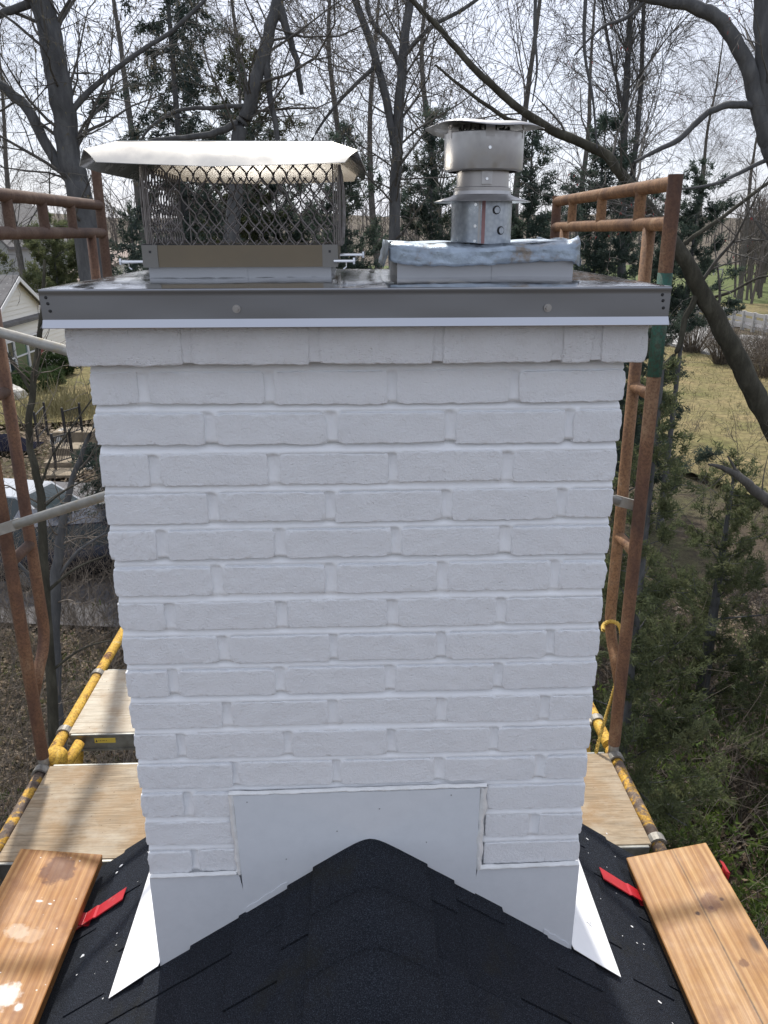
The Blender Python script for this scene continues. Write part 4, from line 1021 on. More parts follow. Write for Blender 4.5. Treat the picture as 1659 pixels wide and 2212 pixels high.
def child(rr, out, pp, dv, L, r, lvl, cfg, buds):
    n = math.sqrt(sum(c*c for c in dv))+1e-9; dv = tuple(c/n for c in dv)
    a_ = rr.uniform(0, 2*math.pi); an = R(rr.uniform(*cfg['ang']))
    ax = (0, 0, 1) if abs(dv[2]) < .9 else (1, 0, 0)
    e1 = (dv[1]*ax[2]-dv[2]*ax[1], dv[2]*ax[0]-dv[0]*ax[2], dv[0]*ax[1]-dv[1]*ax[0]); m = math.sqrt(sum(c*c for c in e1))+1e-9; e1 = tuple(c/m for c in e1)
    e2 = (dv[1]*e1[2]-dv[2]*e1[1], dv[2]*e1[0]-dv[0]*e1[2], dv[0]*e1[1]-dv[1]*e1[0])
    d = tuple(math.cos(an)*dv[k]+math.sin(an)*(math.cos(a_)*e1[k]+math.sin(a_)*e2[k]) for k in range(3))
    spawn(rr, out, pp, d, L, r, lvl, cfg, buds)
CFG = dict(seg=[6, 5, 4, 3], wob=[.13, .17, .22, .28], grav=[.03, .0, -.02, -.05], n=[2.2, 4.3, 6.6], len=[.5, .52, .5], rr=[.5, .55, .6], ang=(28, 72), rmin=.0022, bud=2)
def smooth_path(pts, rads, k=6):
    P, Q = [], []; pts = [np.array(p, float) for p in pts]
    for i in range(len(pts)-1):
        p0, p1, p2, p3 = pts[max(0, i-1)], pts[i], pts[i+1], pts[min(len(pts)-1, i+2)]
        for j in range(k):
            t = j/k; P.append(.5*((2*p1)+(-p0+p2)*t+(2*p0-5*p1+4*p2-p3)*t*t+(-p0+3*p1-3*p2+p3)*t**3)); Q.append(rads[i]+(rads[i+1]-rads[i])*t)
    P.append(pts[-1]); Q.append(rads[-1]); return np.array(P), np.array(Q)
def bud_mesh(pts, rr, size, drop=True):
    n = len(pts)
    if n == 0: return np.zeros((0, 3)), np.zeros((0, 3), int)
    P = np.array(pts); g = np.random.default_rng(rr.randrange(9999)); s = size*g.uniform(.5, 1.4, n)[:, None]
    a_ = g.uniform(0, 2*np.pi, n); h_ = np.stack([np.cos(a_), np.sin(a_), np.zeros(n)], -1)
    dn = np.stack([g.normal(0, .35, n), g.normal(0, .35, n), -np.ones(n) if drop else g.normal(0, .6, n)], -1)
    V = np.stack([P-h_*s*.16, P+h_*s*.16, P+dn*s], 1).reshape(-1, 3)
    return V, np.arange(3*n).reshape(-1, 3)
def bare_tree(name, label, limbs, seed, cfg=CFG, mat='bark_dark', twig='bark_grey', budmat=None, budsize=.05, group=None, kids=None, tip=None, lvl0=1, kid_len=(1.2, 2.6), dirbias=None, sub=1.0):
    """limbs: list of (points, radii); first is the trunk"""
    rr = random.Random(seed); base = np.array(limbs[0][0][0], float).copy(); base[2] = max(0, base[2]) if base[2] < 3 else base[2]
    t = thing(name, label, 'tree', base, group); out = []; buds = [] if budmat else None
    for li, (pts, rads) in enumerate(limbs):
        P, Q = smooth_path(pts, rads)
        wobn = np.array([[mnoise.noise(Vector((i*.45, seed, k*7.7+li))) for k in range(3)] for i in range(len(P))])*Q[:, None]*.35
        P = P+wobn; Q = Q*(1+.10*np.array([mnoise.noise(Vector((i*.6, seed+3, li))) for i in range(len(P))]))
        V, F = tubes_np([(P, Q)], 12 if Q.max() > .06 else 8); mesh_obj('trunk' if li == 0 else 'limb', V, F, mat, t, smooth=True)
        L = np.linalg.norm(np.diff(P, axis=0), axis=1).sum(); nk = int(L*(kids if kids else 2.0)*sub)
        for _ in range(nk):
            i = rr.randrange(int(len(P)*(.12 if li else .3)), len(P)-1); d = P[i+1]-P[i]
            child(rr, out, tuple(P[i]), tuple(d), rr.uniform(*kid_len), min(max(cfg['rmin'], Q[i]*rr.uniform(.12, .3)), .022), lvl0, cfg, buds)
        if tip: spawn(rr, out, tuple(P[-1]), tuple((P[-1]-P[-2])/np.linalg.norm(P[-1]-P[-2])), tip, Q[-1], 0, cfg, buds)
    big = [l for l in out if l[1][0] > .012]; small = [l for l in out if l[1][0] <= .012]
    V1, F1 = tubes_np(big, 6); V2, F2 = tubes_np(small, 3)
    V = np.concatenate([V1, V2]); F = np.concatenate([F1, F2+len(V1)])
    if len(F): mesh_obj('crown', V, F, twig, t)
    if buds:
        V, F = bud_mesh(buds, rr, budsize); mesh_obj('buds', V, F, budmat, t)
    return t
def px(Y, *pts): return [at(x, y, Y) for x, y in pts]
def rpx(Y, *wd): return [.5*w_*(Y-CAM[1])*1.02/FPX for w_ in wd]
# A: big dark trunk at the left with a second stem
Y = 9.0
bare_tree('bare_tree', 'thick dark leaning bare trunk at the left, behind the steel hood', [
    (px(Y, (372, 1500), (262, 900), (203, 590), (172, 420), (150, 330), (130, 200), (110, 80), (70, -60), (40, -200)), rpx(Y, 74, 62, 54, 46, 43, 45, 43, 38, 33)),
    (px(Y, (172, 470), (150, 390), (110, 330), (58, 235), (0, 185), (-80, 130), (-160, 60)), rpx(Y, 30, 24, 21, 20, 19, 17, 14)),
    (px(Y, (140, 260), (200, 190), (290, 120), (380, 60), (480, -40)), rpx(Y, 14, 11, 9, 8, 6)),
    (px(Y, (80, 0), (30, 20), (-20, 40)), rpx(Y, 18, 15, 12))], 3, budmat='bud', budsize=.045, kids=2.6, kid_len=(.9, 2.4))
# C: leaning trunk behind the hood
Y = 10.0
bare_tree('bare_tree', 'leaning forked bare trunk above the middle of the steel hood', [
    (px(Y, (470, 1500), (495, 700), (512, 330), (535, 240), (560, 150), (585, 60), (606, -30), (630, -160)), rpx(Y, 38, 32, 27, 26, 24, 22, 20, 16)),
    (px(Y, (600, 0), (618, 60), (640, 130), (652, 205)), rpx(Y, 18, 14, 11, 8)), (px(Y, (590, 45), (578, 110), (580, 190), (598, 290), (604, 420)), rpx(Y, 15, 14, 12, 10, 8)),
    (px(Y, (520, 265), (470, 285), (420, 296), (340, 302), (280, 322)), rpx(Y, 16, 13, 11, 8, 5)), (px(Y, (530, 228), (460, 232), (390, 238), (330, 270), (300, 310)), rpx(Y, 9, 8, 7, 6, 4))], 8, budmat='bud', budsize=.045, kids=2.4, kid_len=(.9, 2.3))
# D: two trunks between hood and vent
Y = 11.0
bare_tree('bare_tree', 'bare tree with two dark stems meeting between hood and vent pipe', [
    (px(Y, (862, 1500), (856, 800), (852, 480), (858, 320), (868, 150), (882, 20), (900, -140)), rpx(Y, 30, 26, 22, 21, 18, 16, 13)),
    (px(Y, (856, 330), (845, 270), (826, 180), (800, 90), (768, 0), (735, -110)), rpx(Y, 16, 16, 15, 14, 13, 10)), (px(Y, (866, 150), (840, 90), (800, 40), (790, -40)), rpx(Y, 10, 9, 8, 7)),
    (px(Y, (872, 120), (930, 60), (1000, 20), (1080, -40)), rpx(Y, 10, 8, 7, 5)), (px(Y, (815, 140), (760, 190), (700, 260), (660, 330)), rpx(Y, 9, 7, 5, 4))], 14, budmat='bud', budsize=.045, kids=2.3, kid_len=(.9, 2.2))
# E: tree leaning in from the lower right with a long diagonal limb
Y = 8.0
bare_tree('bare_tree', 'olive-grey trunk leaning up to the left across the whole right background', [
    (px(Y, (1960, 1720), (1830, 1240), (1740, 1050), (1659, 905), (1610, 810), (1560, 712), (1510, 620), (1460, 528), (1405, 455), (1360, 400), (1295, 327), (1190, 280), (1110, 225), (1040, 165), (965, 80), (890, 0), (820, -90)), rpx(Y, 68, 56, 51, 46, 43, 40, 34, 29, 24, 21, 19, 17, 15, 13, 11, 9, 7)),
    (px(Y, (1505, 640), (1480, 690), (1462, 760), (1420, 800)), rpx(Y, 14, 13, 12, 8)), (px(Y, (1468, 535), (1500, 510), (1560, 470), (1659, 395), (1740, 350)), rpx(Y, 10, 9, 8, 7, 5)),
    (px(Y, (1190, 280), (1110, 262), (1070, 240), (1000, 190), (940, 140)), rpx(Y, 9, 9, 8, 6, 4)), (px(Y, (1530, 645), (1580, 630), (1640, 600), (1720, 590)), rpx(Y, 7, 6, 5, 4))], 22, mat='bark_olive', kids=1.5, kid_len=(.7, 1.9))
# F: arching tree at the right edge, near
Y = 5.6
bare_tree('bare_tree', 'near dark tree at the right edge with an arching limb overhead', [
    (px(Y, (1760, 1900), (1742, 1000), (1716, 600), (1690, 400), (1665, 290), (1652, 150), (1645, 0), (1640, -150)), rpx(Y, 60, 54, 46, 40, 36, 32, 28, 24)),
    (px(Y, (1672, 330), (1650, 275), (1622, 165), (1588, 92), (1548, 38), (1480, 10), (1400, -5), (1300, -30)), rpx(Y, 38, 34, 29, 27, 26, 24, 20, 15)),
    (px(Y, (1638, 228), (1580, 226), (1530, 243), (1470, 298), (1408, 330), (1370, 350)), rpx(Y, 15, 14, 12, 11, 8, 4)), (px(Y, (1680, 335), (1600, 372), (1540, 398), (1460, 410)), rpx(Y, 9, 8, 6, 3)), (px(Y, (1400, -5), (1350, 40), (1300, 60), (1240, 120)), rpx(Y, 8, 7, 5, 3)),
    (px(Y, (1160, -60), (1155, 60), (1160, 150), (1150, 220)), rpx(Y, 7, 6, 4, 2.5)), (px(Y, (1270, -60), (1262, 60), (1265, 130), (1280, 210), (1290, 320)), rpx(Y, 8, 7, 6, 5, 3))], 31, kids=1.6, kid_len=(.5, 1.3), budmat='red_bud', budsize=.02)
# G: thin twiggy stems behind the right scaffold
Y = 17.0
bare_tree('bare_tree', 'slim upright twin-stemmed bare tree behind the right scaffold rails', [
    (px(Y, (1340, 1200), (1342, 620), (1346, 400), (1352, 200), (1362, 40), (1372, -120)), rpx(Y, 22, 18, 15, 13, 10, 7)), (px(Y, (1350, 560), (1372, 330), (1385, 180), (1390, 20), (1400, -120)), rpx(Y, 14, 11, 9, 7, 4)),
    (px(Y, (1350, 250), (1320, 120), (1300, 0)), rpx(Y, 7, 5, 4))], 41, kids=2.5, kid_len=(1.2, 3.0), cfg=dict(CFG, grav=[.05, .04, .02, .0], ang=(20, 48), rmin=.004))
# further bare trees closing the sky
def upright(name, label, x, y, Y, h, seed, mat='bark_grey', kids=1.9):
    p = at(x, y, Y); rr = random.Random(seed); pts = []; q = np.array([p[0], Y, 0.0]); n = 7
    for i in range(n): pts.append(q.copy()); q = q+np.array([rr.uniform(-.35, .35), rr.uniform(-.3, .3), h/(n-1)])
    r0 = h*.0125
    return bare_tree(name, label, [(pts, [r0*(1-.85*i/(n-1)) for i in range(n)])], seed, mat='bark_grey', twig='twig_far', kids=kids, kid_len=(h*.13, h*.34), cfg=dict(CFG, grav=[.05, .03, .0, -.01], ang=(22, 55), rmin=.0052, n=[1.3, 2.2, 3.2]), group='bare trees further back')
for i, (x, Y, h, where) in enumerate(((40, 58, 22, 'behind the left scaffold rails'), (300, 22, 15, 'behind the left end of the steel hood'), (700, 26, 16, 'just right of the steel hood'), (960, 20, 14, 'behind the left side of the vent pipe'), (1150, 24, 16, 'just right of the vent pipe'), (1500, 88, 26, 'beyond the right scaffold post'), (1620, 92, 24, 'far back at the right edge'), (520, 30, 17, 'over the middle of the hood'), (800, 34, 18, 'behind the two-stemmed tree'), (1260, 34, 17, 'above the far right scaffold rail'))):
    upright('bare_tree', 'distant slender bare tree '+where, x, 500, Y, h, 60+i)
# sapling with pale twigs at the left, in front of the house
Y = 5.2
bare_tree('sapling', 'thin grey sapling with crossing twigs left of the chimney', [
    (px(Y, (130, 1900), (112, 1500), (96, 1250), (90, 1090), (78, 1020), (62, 940), (72, 830), (84, 740), (92, 660), (96, 560)), rpx(Y, 30, 26, 22, 19, 17, 15, 14, 12, 8, 5)),
    (px(Y, (70, 850), (40, 800), (5, 750), (-40, 700)), rpx(Y, 8, 7, 5, 3)), (px(Y, (85, 1060), (110, 990), (150, 930), (200, 860)), rpx(Y, 6, 5, 4, 3)), (px(Y, (90, 1100), (140, 1060), (200, 1030), (240, 1020)), rpx(Y, 5, 4, 3, 2)),
    (px(Y, (100, 1280), (160, 1230), (230, 1200)), rpx(Y, 8, 6, 3)), (px(Y, (110, 1450), (180, 1400), (260, 1380)), rpx(Y, 7, 5, 3))], 51, mat='bark_olive', twig='twig_tan', kids=2.6, kid_len=(.35, 1.0), cfg=dict(CFG, grav=[0, 0, 0, 0], n=[1.6, 2.6, 3.5], rmin=.0022))
Y = 7.5
bare_tree('sapling', 'dark slanting sapling behind the left scaffold post', [
    (px(Y, (150, 1800), (120, 1500), (118, 1300), (128, 1180), (150, 1060), (185, 960), (240, 850)), rpx(Y, 34, 30, 26, 20, 14, 9, 5)), (px(Y, (118, 1330), (60, 1240), (10, 1190)), rpx(Y, 12, 9, 5)),
    (px(Y, (122, 1250), (170, 1190), (230, 1150)), rpx(Y, 9, 7, 4))], 52, kids=3, kid_len=(.5, 1.4), twig='twig_tan', cfg=dict(CFG, rmin=.003))

# ------------------------------------------------------------------ evergreens
def tufts(C_, D_, size, k, seed, wd=.12, spread=.8):
    """fans of narrow blades: C_ centres, D_ main directions"""
    g = np.random.default_rng(seed); n = len(C_); V = []
    D_ = D_/(np.linalg.norm(D_, axis=1, keepdims=True)+1e-9)
    for _ in range(k):
        d = D_+g.normal(0, spread, (n, 3))*.7; d /= np.linalg.norm(d, axis=1, keepdims=True)+1e-9
        s = g.normal(0, 1, (n, 3)); s = np.cross(d, s); s /= np.linalg.norm(s, axis=1, keepdims=True)+1e-9
        L = size*g.uniform(.55, 1.35, (n, 1)); o = C_+g.normal(0, size*.32, (n, 3))
        V.append(np.stack([o-s*L*wd, o+s*L*wd, o+d*L], 1))
    V = np.concatenate(V).reshape(-1, 3); return V, np.arange(len(V)).reshape(-1, 3)
def conifer(name, label, x, Y, ztop, rad, seed, mat, z0=.3, droop=.0, dens=1.0, size=.08, trunk_r=.12, group=None, power=.8, lean=(0, 0), k=4, gappy=.5, wd=.14, cx=None, per=74):
    """evergreen: trunk, arching branches, plume-like sprays strung along the branches"""
    rr = random.Random(seed); g = np.random.default_rng(seed); X = cx if cx is not None else at(x, 500, Y)[0]
    t = thing(name, label, 'tree', (X, Y, 0), group)
    pts = [np.array([X+lean[0]*q, Y+lean[1]*q, ztop*q]) for q in np.linspace(0, 1, 7)]
    P, Q = smooth_path(pts, list(np.linspace(trunk_r, .012, 7))); V, F = tubes_np([(P, Q)], 8); mesh_obj('trunk', V, F, 'bark_dark', t, smooth=True)
    lines = []; C_, D_ = [], []
    nb = int((ztop-z0)*12*dens)
    for i in range(nb):
        q = ((i+rr.random())/nb); z = z0+(ztop-z0)*q; a_ = i*2.4+rr.uniform(-.5, .5)
        L = rad*max(.07, (1-q)**power)*rr.uniform(.55, 1.15)
        if gappy and mnoise.noise(Vector((math.cos(a_)*1.6, math.sin(a_)*1.6+seed, z*.75))) < -.28*gappy/.5: L *= .45
        p = np.array([X+lean[0]*z/ztop, Y+lean[1]*z/ztop, z]); n = 6; ln = [p]; el = rr.uniform(.1, .6) if droop <= 0 else rr.uniform(-.15, .25)
        d = np.array([math.cos(a_)*math.cos(el), math.sin(a_)*math.cos(el), math.sin(el)]); dirs = []
        for j in range(n):
            d = d+np.array([rr.gauss(0, .13), rr.gauss(0, .13), rr.gauss(0, .10)-droop*.14+(.05 if droop <= 0 else 0)]); d /= np.linalg.norm(d); ln.append(ln[-1]+d*L/n); dirs.append(d)
        lines.append((ln, list(np.linspace(max(.006, L*.011), .003, n+1))))
        for _ in range(max(3, int(L*9*dens))):
            s_ = rr.random()**.75; j = min(int(s_*n), n-1); c = ln[j]+(ln[j+1]-ln[j])*(s_*n-j)
            v_ = dirs[j]*.55+np.array([rr.gauss(0, .7), rr.gauss(0, .7), rr.gauss(0, .45)+(-.55*droop if droop > 0 else .28)]); v_ /= np.linalg.norm(v_)
            l_ = (.16+.24*rr.random())*(.4+L*.42)
            lines.append(([c, c+v_*l_*.5, c+v_*l_], [.004, .003, .002]))
            m_ = max(3, int(l_*per)); u_ = g.random((m_, 1))
            C_.append(c+v_*l_*u_+g.normal(0, l_*.085, (m_, 3))); D_.append(np.tile(v_, (m_, 1))*.9+g.normal(0, .5, (m_, 3)))
    V, F = tubes_np([(np.array(a_)[[0, -1]] if len(b_) == 3 else np.array(a_), [b_[0], b_[-1]] if len(b_) == 3 else b_) for a_, b_ in lines], 3); mesh_obj('branches', V, F, 'bark_dark', t)
    C_ = np.concatenate(C_); D_ = np.concatenate(D_)
    V, F = tufts(C_, D_, size, k, seed, wd, .7); mesh_obj('crown', V, F, mat, t)
    return t
conifer('spruce_tree', 'tall dark spruce with sparse drooping boughs behind the steel hood', 402, 13.5, 13.5, 2.6, 5, 'spruce', 1.5, 1.0, .9, .09, .14, power=.5, per=70)
conifer('olive_conifer', 'olive-green bushy conifer right of the spruce behind the hood', 545, 15.5, 11.0, 1.7, 6, 'olive_needle', 4.0, 0, 1.1, .085, .12, power=.42)
G_ = 'dark evergreens in a row behind the chimney'
conifer('juniper_tree', 'dark evergreen between hood and two-stemmed tree', 745, 13, 9.3, 2.0, 7, 'cedar_dark', .3, 0, 1.25, .08, .1, G_, .5, per=72, gappy=.3)
conifer('juniper_tree', 'dark evergreen showing left of the vent pipe', 930, 14, 9.7, 2.2, 8, 'cedar_dark', .3, 0, 1.25, .08, .1, G_, .5, per=72, gappy=.3)
conifer('juniper_tree', 'broad dark evergreen just right of the vent pipe', 1140, 15, 9.6, 2.5, 9, 'cedar_dark', .3, 0, 1.25, .085, .1, G_, .5, per=72, gappy=.3)
conifer('juniper_tree', 'dark evergreen behind the right scaffold rails', 1290, 16.5, 9.9, 2.6, 10, 'cedar_dark', .3, 0, 1.2, .085, .1, G_, .5, per=72, gappy=.3)
conifer('juniper_tree', 'evergreen behind the far right scaffold post and leaning trunk', 1400, 21, 8.9, 2.6, 11, 'cedar_dark', .3, 0, .85, .095, .1, G_, .5)
conifer('juniper_tree', 'small evergreen tuft just beyond the right scaffold post', 1500, 19, 9.2, 1.5, 12, 'cedar_dark', 5.4, 0, 1.1, .09, .1, G_, .5)
conifer('juniper_tree', 'evergreen seen through the mesh under the steel hood', 600, 16, 9.0, 2.5, 13, 'cedar_dark', .3, 0, 1.2, .085, .1, G_, .5, per=72, gappy=.3)
conifer('juniper_tree', 'evergreen behind the middle of the hood mesh', 450, 17, 8.7, 2.4, 19, 'cedar_dark', .3, 0, 1.15, .085, .1, G_, .5, per=72, gappy=.3)
conifer('juniper_tree', 'low dark evergreen behind the left end of the hood', 285, 18, 8.2, 2.3, 14, 'cedar_dark', .3, 0, 1.15, .09, .1, G_, .55, per=72, gappy=.3)
conifer('juniper_tree', 'squat evergreen behind the left scaffold rails', 110, 60, 8.4, 5.5, 15, 'juniper', .3, 0, .7, .22, .2, G_, .45, per=26)
conifer('large_juniper', 'large spreading juniper filling the right side below the lawn', 0, 9.3, 4.7, 2.0, 16, 'juniper', .5, 0, 1.15, .062, .13, None, .55, cx=5.3, per=88)
conifer('large_juniper', 'ragged juniper close behind the right scaffold post', 0, 5.7, 6.5, 1.35, 17, 'juniper', .6, 0, 1.3, .055, .09, None, .62, cx=2.75, lean=(.1, .3), per=108)
conifer('low_juniper', 'low wide juniper at the right edge below the leaning trunk', 0, 7.2, 4.3, 1.7, 18, 'juniper', .3, 0, 1.0, .062, .08, None, .6, cx=6.0, per=84)
Y = 6.3
bare_tree('fallen_limb', 'pale-barked limb reaching through the juniper at the right edge', [(px(Y, (1780, 1170), (1659, 1082), (1610, 1040), (1565, 1012), (1530, 1003)), rpx(Y, 34, 26, 20, 12, 4)), (px(Y, (1620, 1046), (1590, 1015), (1572, 985)), rpx(Y, 10, 7, 3))], 77, mat='bark_grey', kids=3.0, kid_len=(.3, .9))

# ------------------------------------------------------------------ thicket, litter, undergrowth (nobody could count these)
rng = random.Random(91); lines = []
def stem_bush(x, y, n, h, spread, r=.006):
    for _ in range(n):
        a_ = rng.uniform(0, 2*math.pi); e = rng.uniform(.05, spread); d = np.array([math.cos(a_)*e, math.sin(a_)*e, 1.0]); d /= np.linalg.norm(d)
        p = np.array([x+rng.gauss(0, .12), y+rng.gauss(0, .12), -.1]); L = h*rng.uniform(.5, 1.15); ln = [p]
        for j in range(5):
            d = d+np.array([rng.gauss(0, .16), rng.gauss(0, .16), rng.gauss(0, .1)-.03]); d /= np.linalg.norm(d); ln.append(ln[-1]+d*L/5)
            for _ in range((j % 2)+1 if j else 0):
                d2 = d+np.array([rng.gauss(0, .7), rng.gauss(0, .7), rng.gauss(0, .4)]); d2 /= np.linalg.norm(d2); m_ = ln[-1]+d2*L*.16; e2 = d2+np.array([rng.gauss(0, .4), rng.gauss(0, .4), .1]); lines.append((np.array([ln[-1], m_, m_+e2*L*.12]), np.array([r*.55, r*.42, r*.25])))
        lines.append((np.array(ln), np.linspace(r, r*.3, 6)))
for _ in range(170): stem_bush(rng.uniform(-9, -2.2), rng.uniform(3.6, 15.0), rng.randint(5, 9), rng.uniform(1.4, 3.8), .9)
for _ in range(150): stem_bush(rng.uniform(1.6, 9.0), rng.uniform(3.0, 12.5), rng.randint(5, 10), rng.uniform(.9, 2.6), .8)
for _ in range(70): stem_bush(rng.uniform(-15, -7), rng.uniform(14.5, 30), rng.randint(3, 7), rng.uniform(.5, 1.3), .9, .008)
for _ in range(60): stem_bush(rng.uniform(9, 24), rng.uniform(12, 30), rng.randint(4, 8), rng.uniform(.7, 2.0), .8, .008)
V, F = tubes_np(lines, 3)
tag(mesh_obj('thicket', V, F, 'twig_tan', origin=(0, 0, 0), kind='stuff'), 'tangle of thin bare brush covering the ground below the scaffold', 'brush')
g = np.random.default_rng(5)
def litter(n, x0, x1, y0, y1, size, name, mat, label, z=(0, .05)):
    P = np.stack([g.uniform(x0, x1, n), g.uniform(y0, y1, n), g.uniform(z[0], z[1], n)], -1); a_ = g.normal(0, 1, (n, 3)); a_[:, 2] *= .35; a_ /= np.linalg.norm(a_, axis=1, keepdims=True)
    b_ = np.cross(a_, g.normal(0, .35, (n, 3))+[0, 0, 1]); b_ /= np.linalg.norm(b_, axis=1, keepdims=True); s = size*g.uniform(.4, 1.3, (n, 1))
    V = np.stack([P-a_*s, P-b_*s*.6, P+a_*s, P+b_*s*.6], 1).reshape(-1, 3); return V, np.arange(4*n).reshape(-1, 4)
Va, Fa = litter(26000, -10, -1.2, 3.2, 15.5, .05, '', '', ''); Vb, Fb = litter(22000, 1.2, 10, 2.6, 15, .05, '', '', ''); Vc, Fc = litter(9000, -17, -6, 15, 36, .09, '', '', '')
V = np.concatenate([Va, Vb, Vc]); F = np.concatenate([Fa, Fb+len(Va), Fc+len(Va)+len(Vb)])
tag(mesh_obj('leaf_litter', V, F, 'dead_leaf', origin=(0, 0, 0), kind='stuff'), 'dry brown leaf litter on the ground around the house', 'leaves')
n = 9500; C_ = np.stack([g.uniform(1.5, 8, n), g.uniform(2.8, 9.5, n), g.uniform(0, 1, n)**2*1.5], -1); m_ = np.array([mnoise.noise(Vector((p[0]*.8, p[1]*.8, 3.0))) for p in C_]) > -.08; C_ = C_[m_]
V, F = tufts(C_, g.normal(0, .4, C_.shape)+[0, 0, 1], .085, 6, 3, .22, .9)
tag(mesh_obj('undergrowth', V, F, 'undergrowth', origin=(0, 0, 0), kind='stuff'), 'fresh green undergrowth among brush below the right plank', 'undergrowth')
n = 1500; C_ = np.stack([g.uniform(-9, -2, n), g.uniform(4, 14, n), g.uniform(0, 1, n)**2*.7], -1); m_ = np.array([mnoise.noise(Vector((p[0]*.7, p[1]*.7, 9.0))) for p in C_]) > .1; C_ = C_[m_]
V, F = tufts(C_, g.normal(0, .4, C_.shape)+[0, 0, 1], .08, 6, 4, .2, .9)
tag(mesh_obj('ground_ivy', V, F, 'undergrowth', origin=(0, 0, 0), kind='stuff'), 'patchy green ground cover among brush on the left', 'ground cover')
n = 7000; C_ = np.stack([g.uniform(11, 40, n), g.uniform(20, 58, n), np.full(n, .05)], -1); m_ = (C_[:, 0] < .62*C_[:, 1]+2) & (C_[:, 0] > .3*C_[:, 1]); C_ = C_[m_]
V, F = tufts(C_, g.normal(0, .5, C_.shape)+[0, 0, 1], .26, 3, 6, .05, .6)
tag(mesh_obj('dry_grass', V, F, 'reed', origin=(0, 0, 0), kind='stuff'), 'dry tufts of grass on the tan lawn at the right', 'grass')
# woods on the far ridge
lines = []; rng = random.Random(17)
for _ in range(800):
    y = rng.choice((rng.uniform(88, 200), rng.uniform(185, 300), rng.uniform(205, 520))); x = (rng.uniform(.46, .66) if y < 185 else rng.uniform(-.48, .6))*y+rng.uniform(-4, 4)
    if y < 205 and not (x > .47*y or x < -.1*y): continue
    z = hill_z(x, y); h = rng.uniform(9, 16); p = np.array([x, y, z-.5]); top = p+np.array([rng.gauss(0, .8), rng.gauss(0, .8), h]); lines.append((np.array([p, (p+top)/2+[rng.gauss(0, .3), 0, 0], top]), np.array([.2, .14, .04])))
    for _ in range(9):
        q = rng.uniform(.25, .98); b0 = p+(top-p)*q; a_ = rng.uniform(0, 6.28); L = h*(1-q*.6)*rng.uniform(.15, .4); d = np.array([math.cos(a_)*.6, math.sin(a_)*.6, .9]); m_ = b0+d*L*.5; e_ = m_+(d+np.array([rng.gauss(0, .3), 0, .15]))*L*.5; lines.append((np.array([b0, m_, e_]), np.array([.07, .05, .025])))
        for _ in range(2): lines.append((np.array([m_, m_+np.array([rng.gauss(0, .5), rng.gauss(0, .5), rng.uniform(.2, 1)])*L*.4]), np.array([.04, .02])))
V, F = tubes_np(lines, 3)
tag(mesh_obj('far_woods', V, F, 'twig_far', origin=(0, 0, 0), kind='stuff'), 'grey-brown leafless woods on the far ridge', 'woods')

# ------------------------------------------------------------------ shrubs, rail, kerb on the right
def twig_shrub(label, p, h, rad, seed, mat='twig_tan', group='round bare shrubs by the drive'):
    rr = random.Random(seed); lines = []
    for _ in range(150):
        a_ = rr.uniform(0, 6.283); e = rr.uniform(0, 1)**.5*rad; top = np.array([p[0]+math.cos(a_)*e, p[1]+math.sin(a_)*e, h*math.sqrt(max(.05, 1-(e/rad)**2*.75))*rr.uniform(.7, 1.05)]); b0 = np.array([p[0]+math.cos(a_)*e*.25, p[1]+math.sin(a_)*e*.25, 0]); m_ = (b0+top)/2+np.array([rr.gauss(0, .1), rr.gauss(0, .1), .1])*rad
        lines.append((np.array([b0, m_, top]), np.array([.02, .013, .007])))
        for _ in range(4): s = m_+(top-m_)*rr.random(); lines.append((np.array([s, s+np.array([rr.gauss(0, .3), rr.gauss(0, .3), rr.uniform(0, .5)])*rad*.7]), np.array([.009, .005])))
    V, F = tubes_np(lines, 3); return tag(mesh_obj('bare_shrub', V, F, mat), label, 'shrub', group)
p = on_ground(1495, 762); twig_shrub('round brown bare shrub beside the drive, left of the leaning trunk', p, 3.6, 2.0, 3)
p = on_ground(1556, 788); twig_shrub('smaller bare shrub just left of the leaning trunk at the lawn edge', p, 2.7, 1.3, 4)
for i, (x, y, s) in enumerate(((1612, 785, 2.0), (1652, 815, 2.6))):
    twig_shrub(('bare brown shrub right of the leaning trunk', 'bare shrub at the right edge of the lawn')[i], on_ground(x, y), s, 2.4, 6+i)
p0, p1 = on_ground(1425, 672), on_ground(1700, 734)
gr = thing('guard_rail', 'long grey post-and-rail barrier along the road on the right', 'fence', (p0+p1)/2)
d = p1-p0; N_ = 14
for i in range(N_+1): q = p0+d*i/N_; MB().box(q[0]-.12, q[0]+.12, q[1]-.12, q[1]+.12, 0, 1.55).obj('post', 'fence_grey', gr)
for z in (.35, .85, 1.35):
    nn = np.array([-d[1], d[0], 0]); nn /= np.linalg.norm(nn); w_ = nn*.06; MB().hexa([p0-w_+[0, 0, z-.14], p1-w_+[0, 0, z-.14], p1+w_+[0, 0, z-.14], p0+w_+[0, 0, z-.14], p0-w_+[0, 0, z+.14], p1-w_+[0, 0, z+.14], p1+w_+[0, 0, z+.14], p0+w_+[0, 0, z+.14]]).obj('rail', 'fence_grey', gr)
p0, p1 = on_ground(1430, 740), on_ground(1590, 783); d = p1-p0; nn = np.array([-d[1], d[0], 0]); nn = nn/np.linalg.norm(nn)*.16
o = MB().hexa([p0-nn, p1-nn, p1+nn, p0+nn, p0-nn+[0, 0, .17], p1-nn+[0, 0, .17], p1+nn+[0, 0, .17], p0+nn+[0, 0, .17]]).obj('kerb', 'concrete', kind='structure')
p0, p1 = on_ground(1380, 588), on_ground(1560, 596)
ff = thing('field_fence', 'low pale fence in front of the green field far right', 'fence', (p0+p1)/2); d = p1-p0
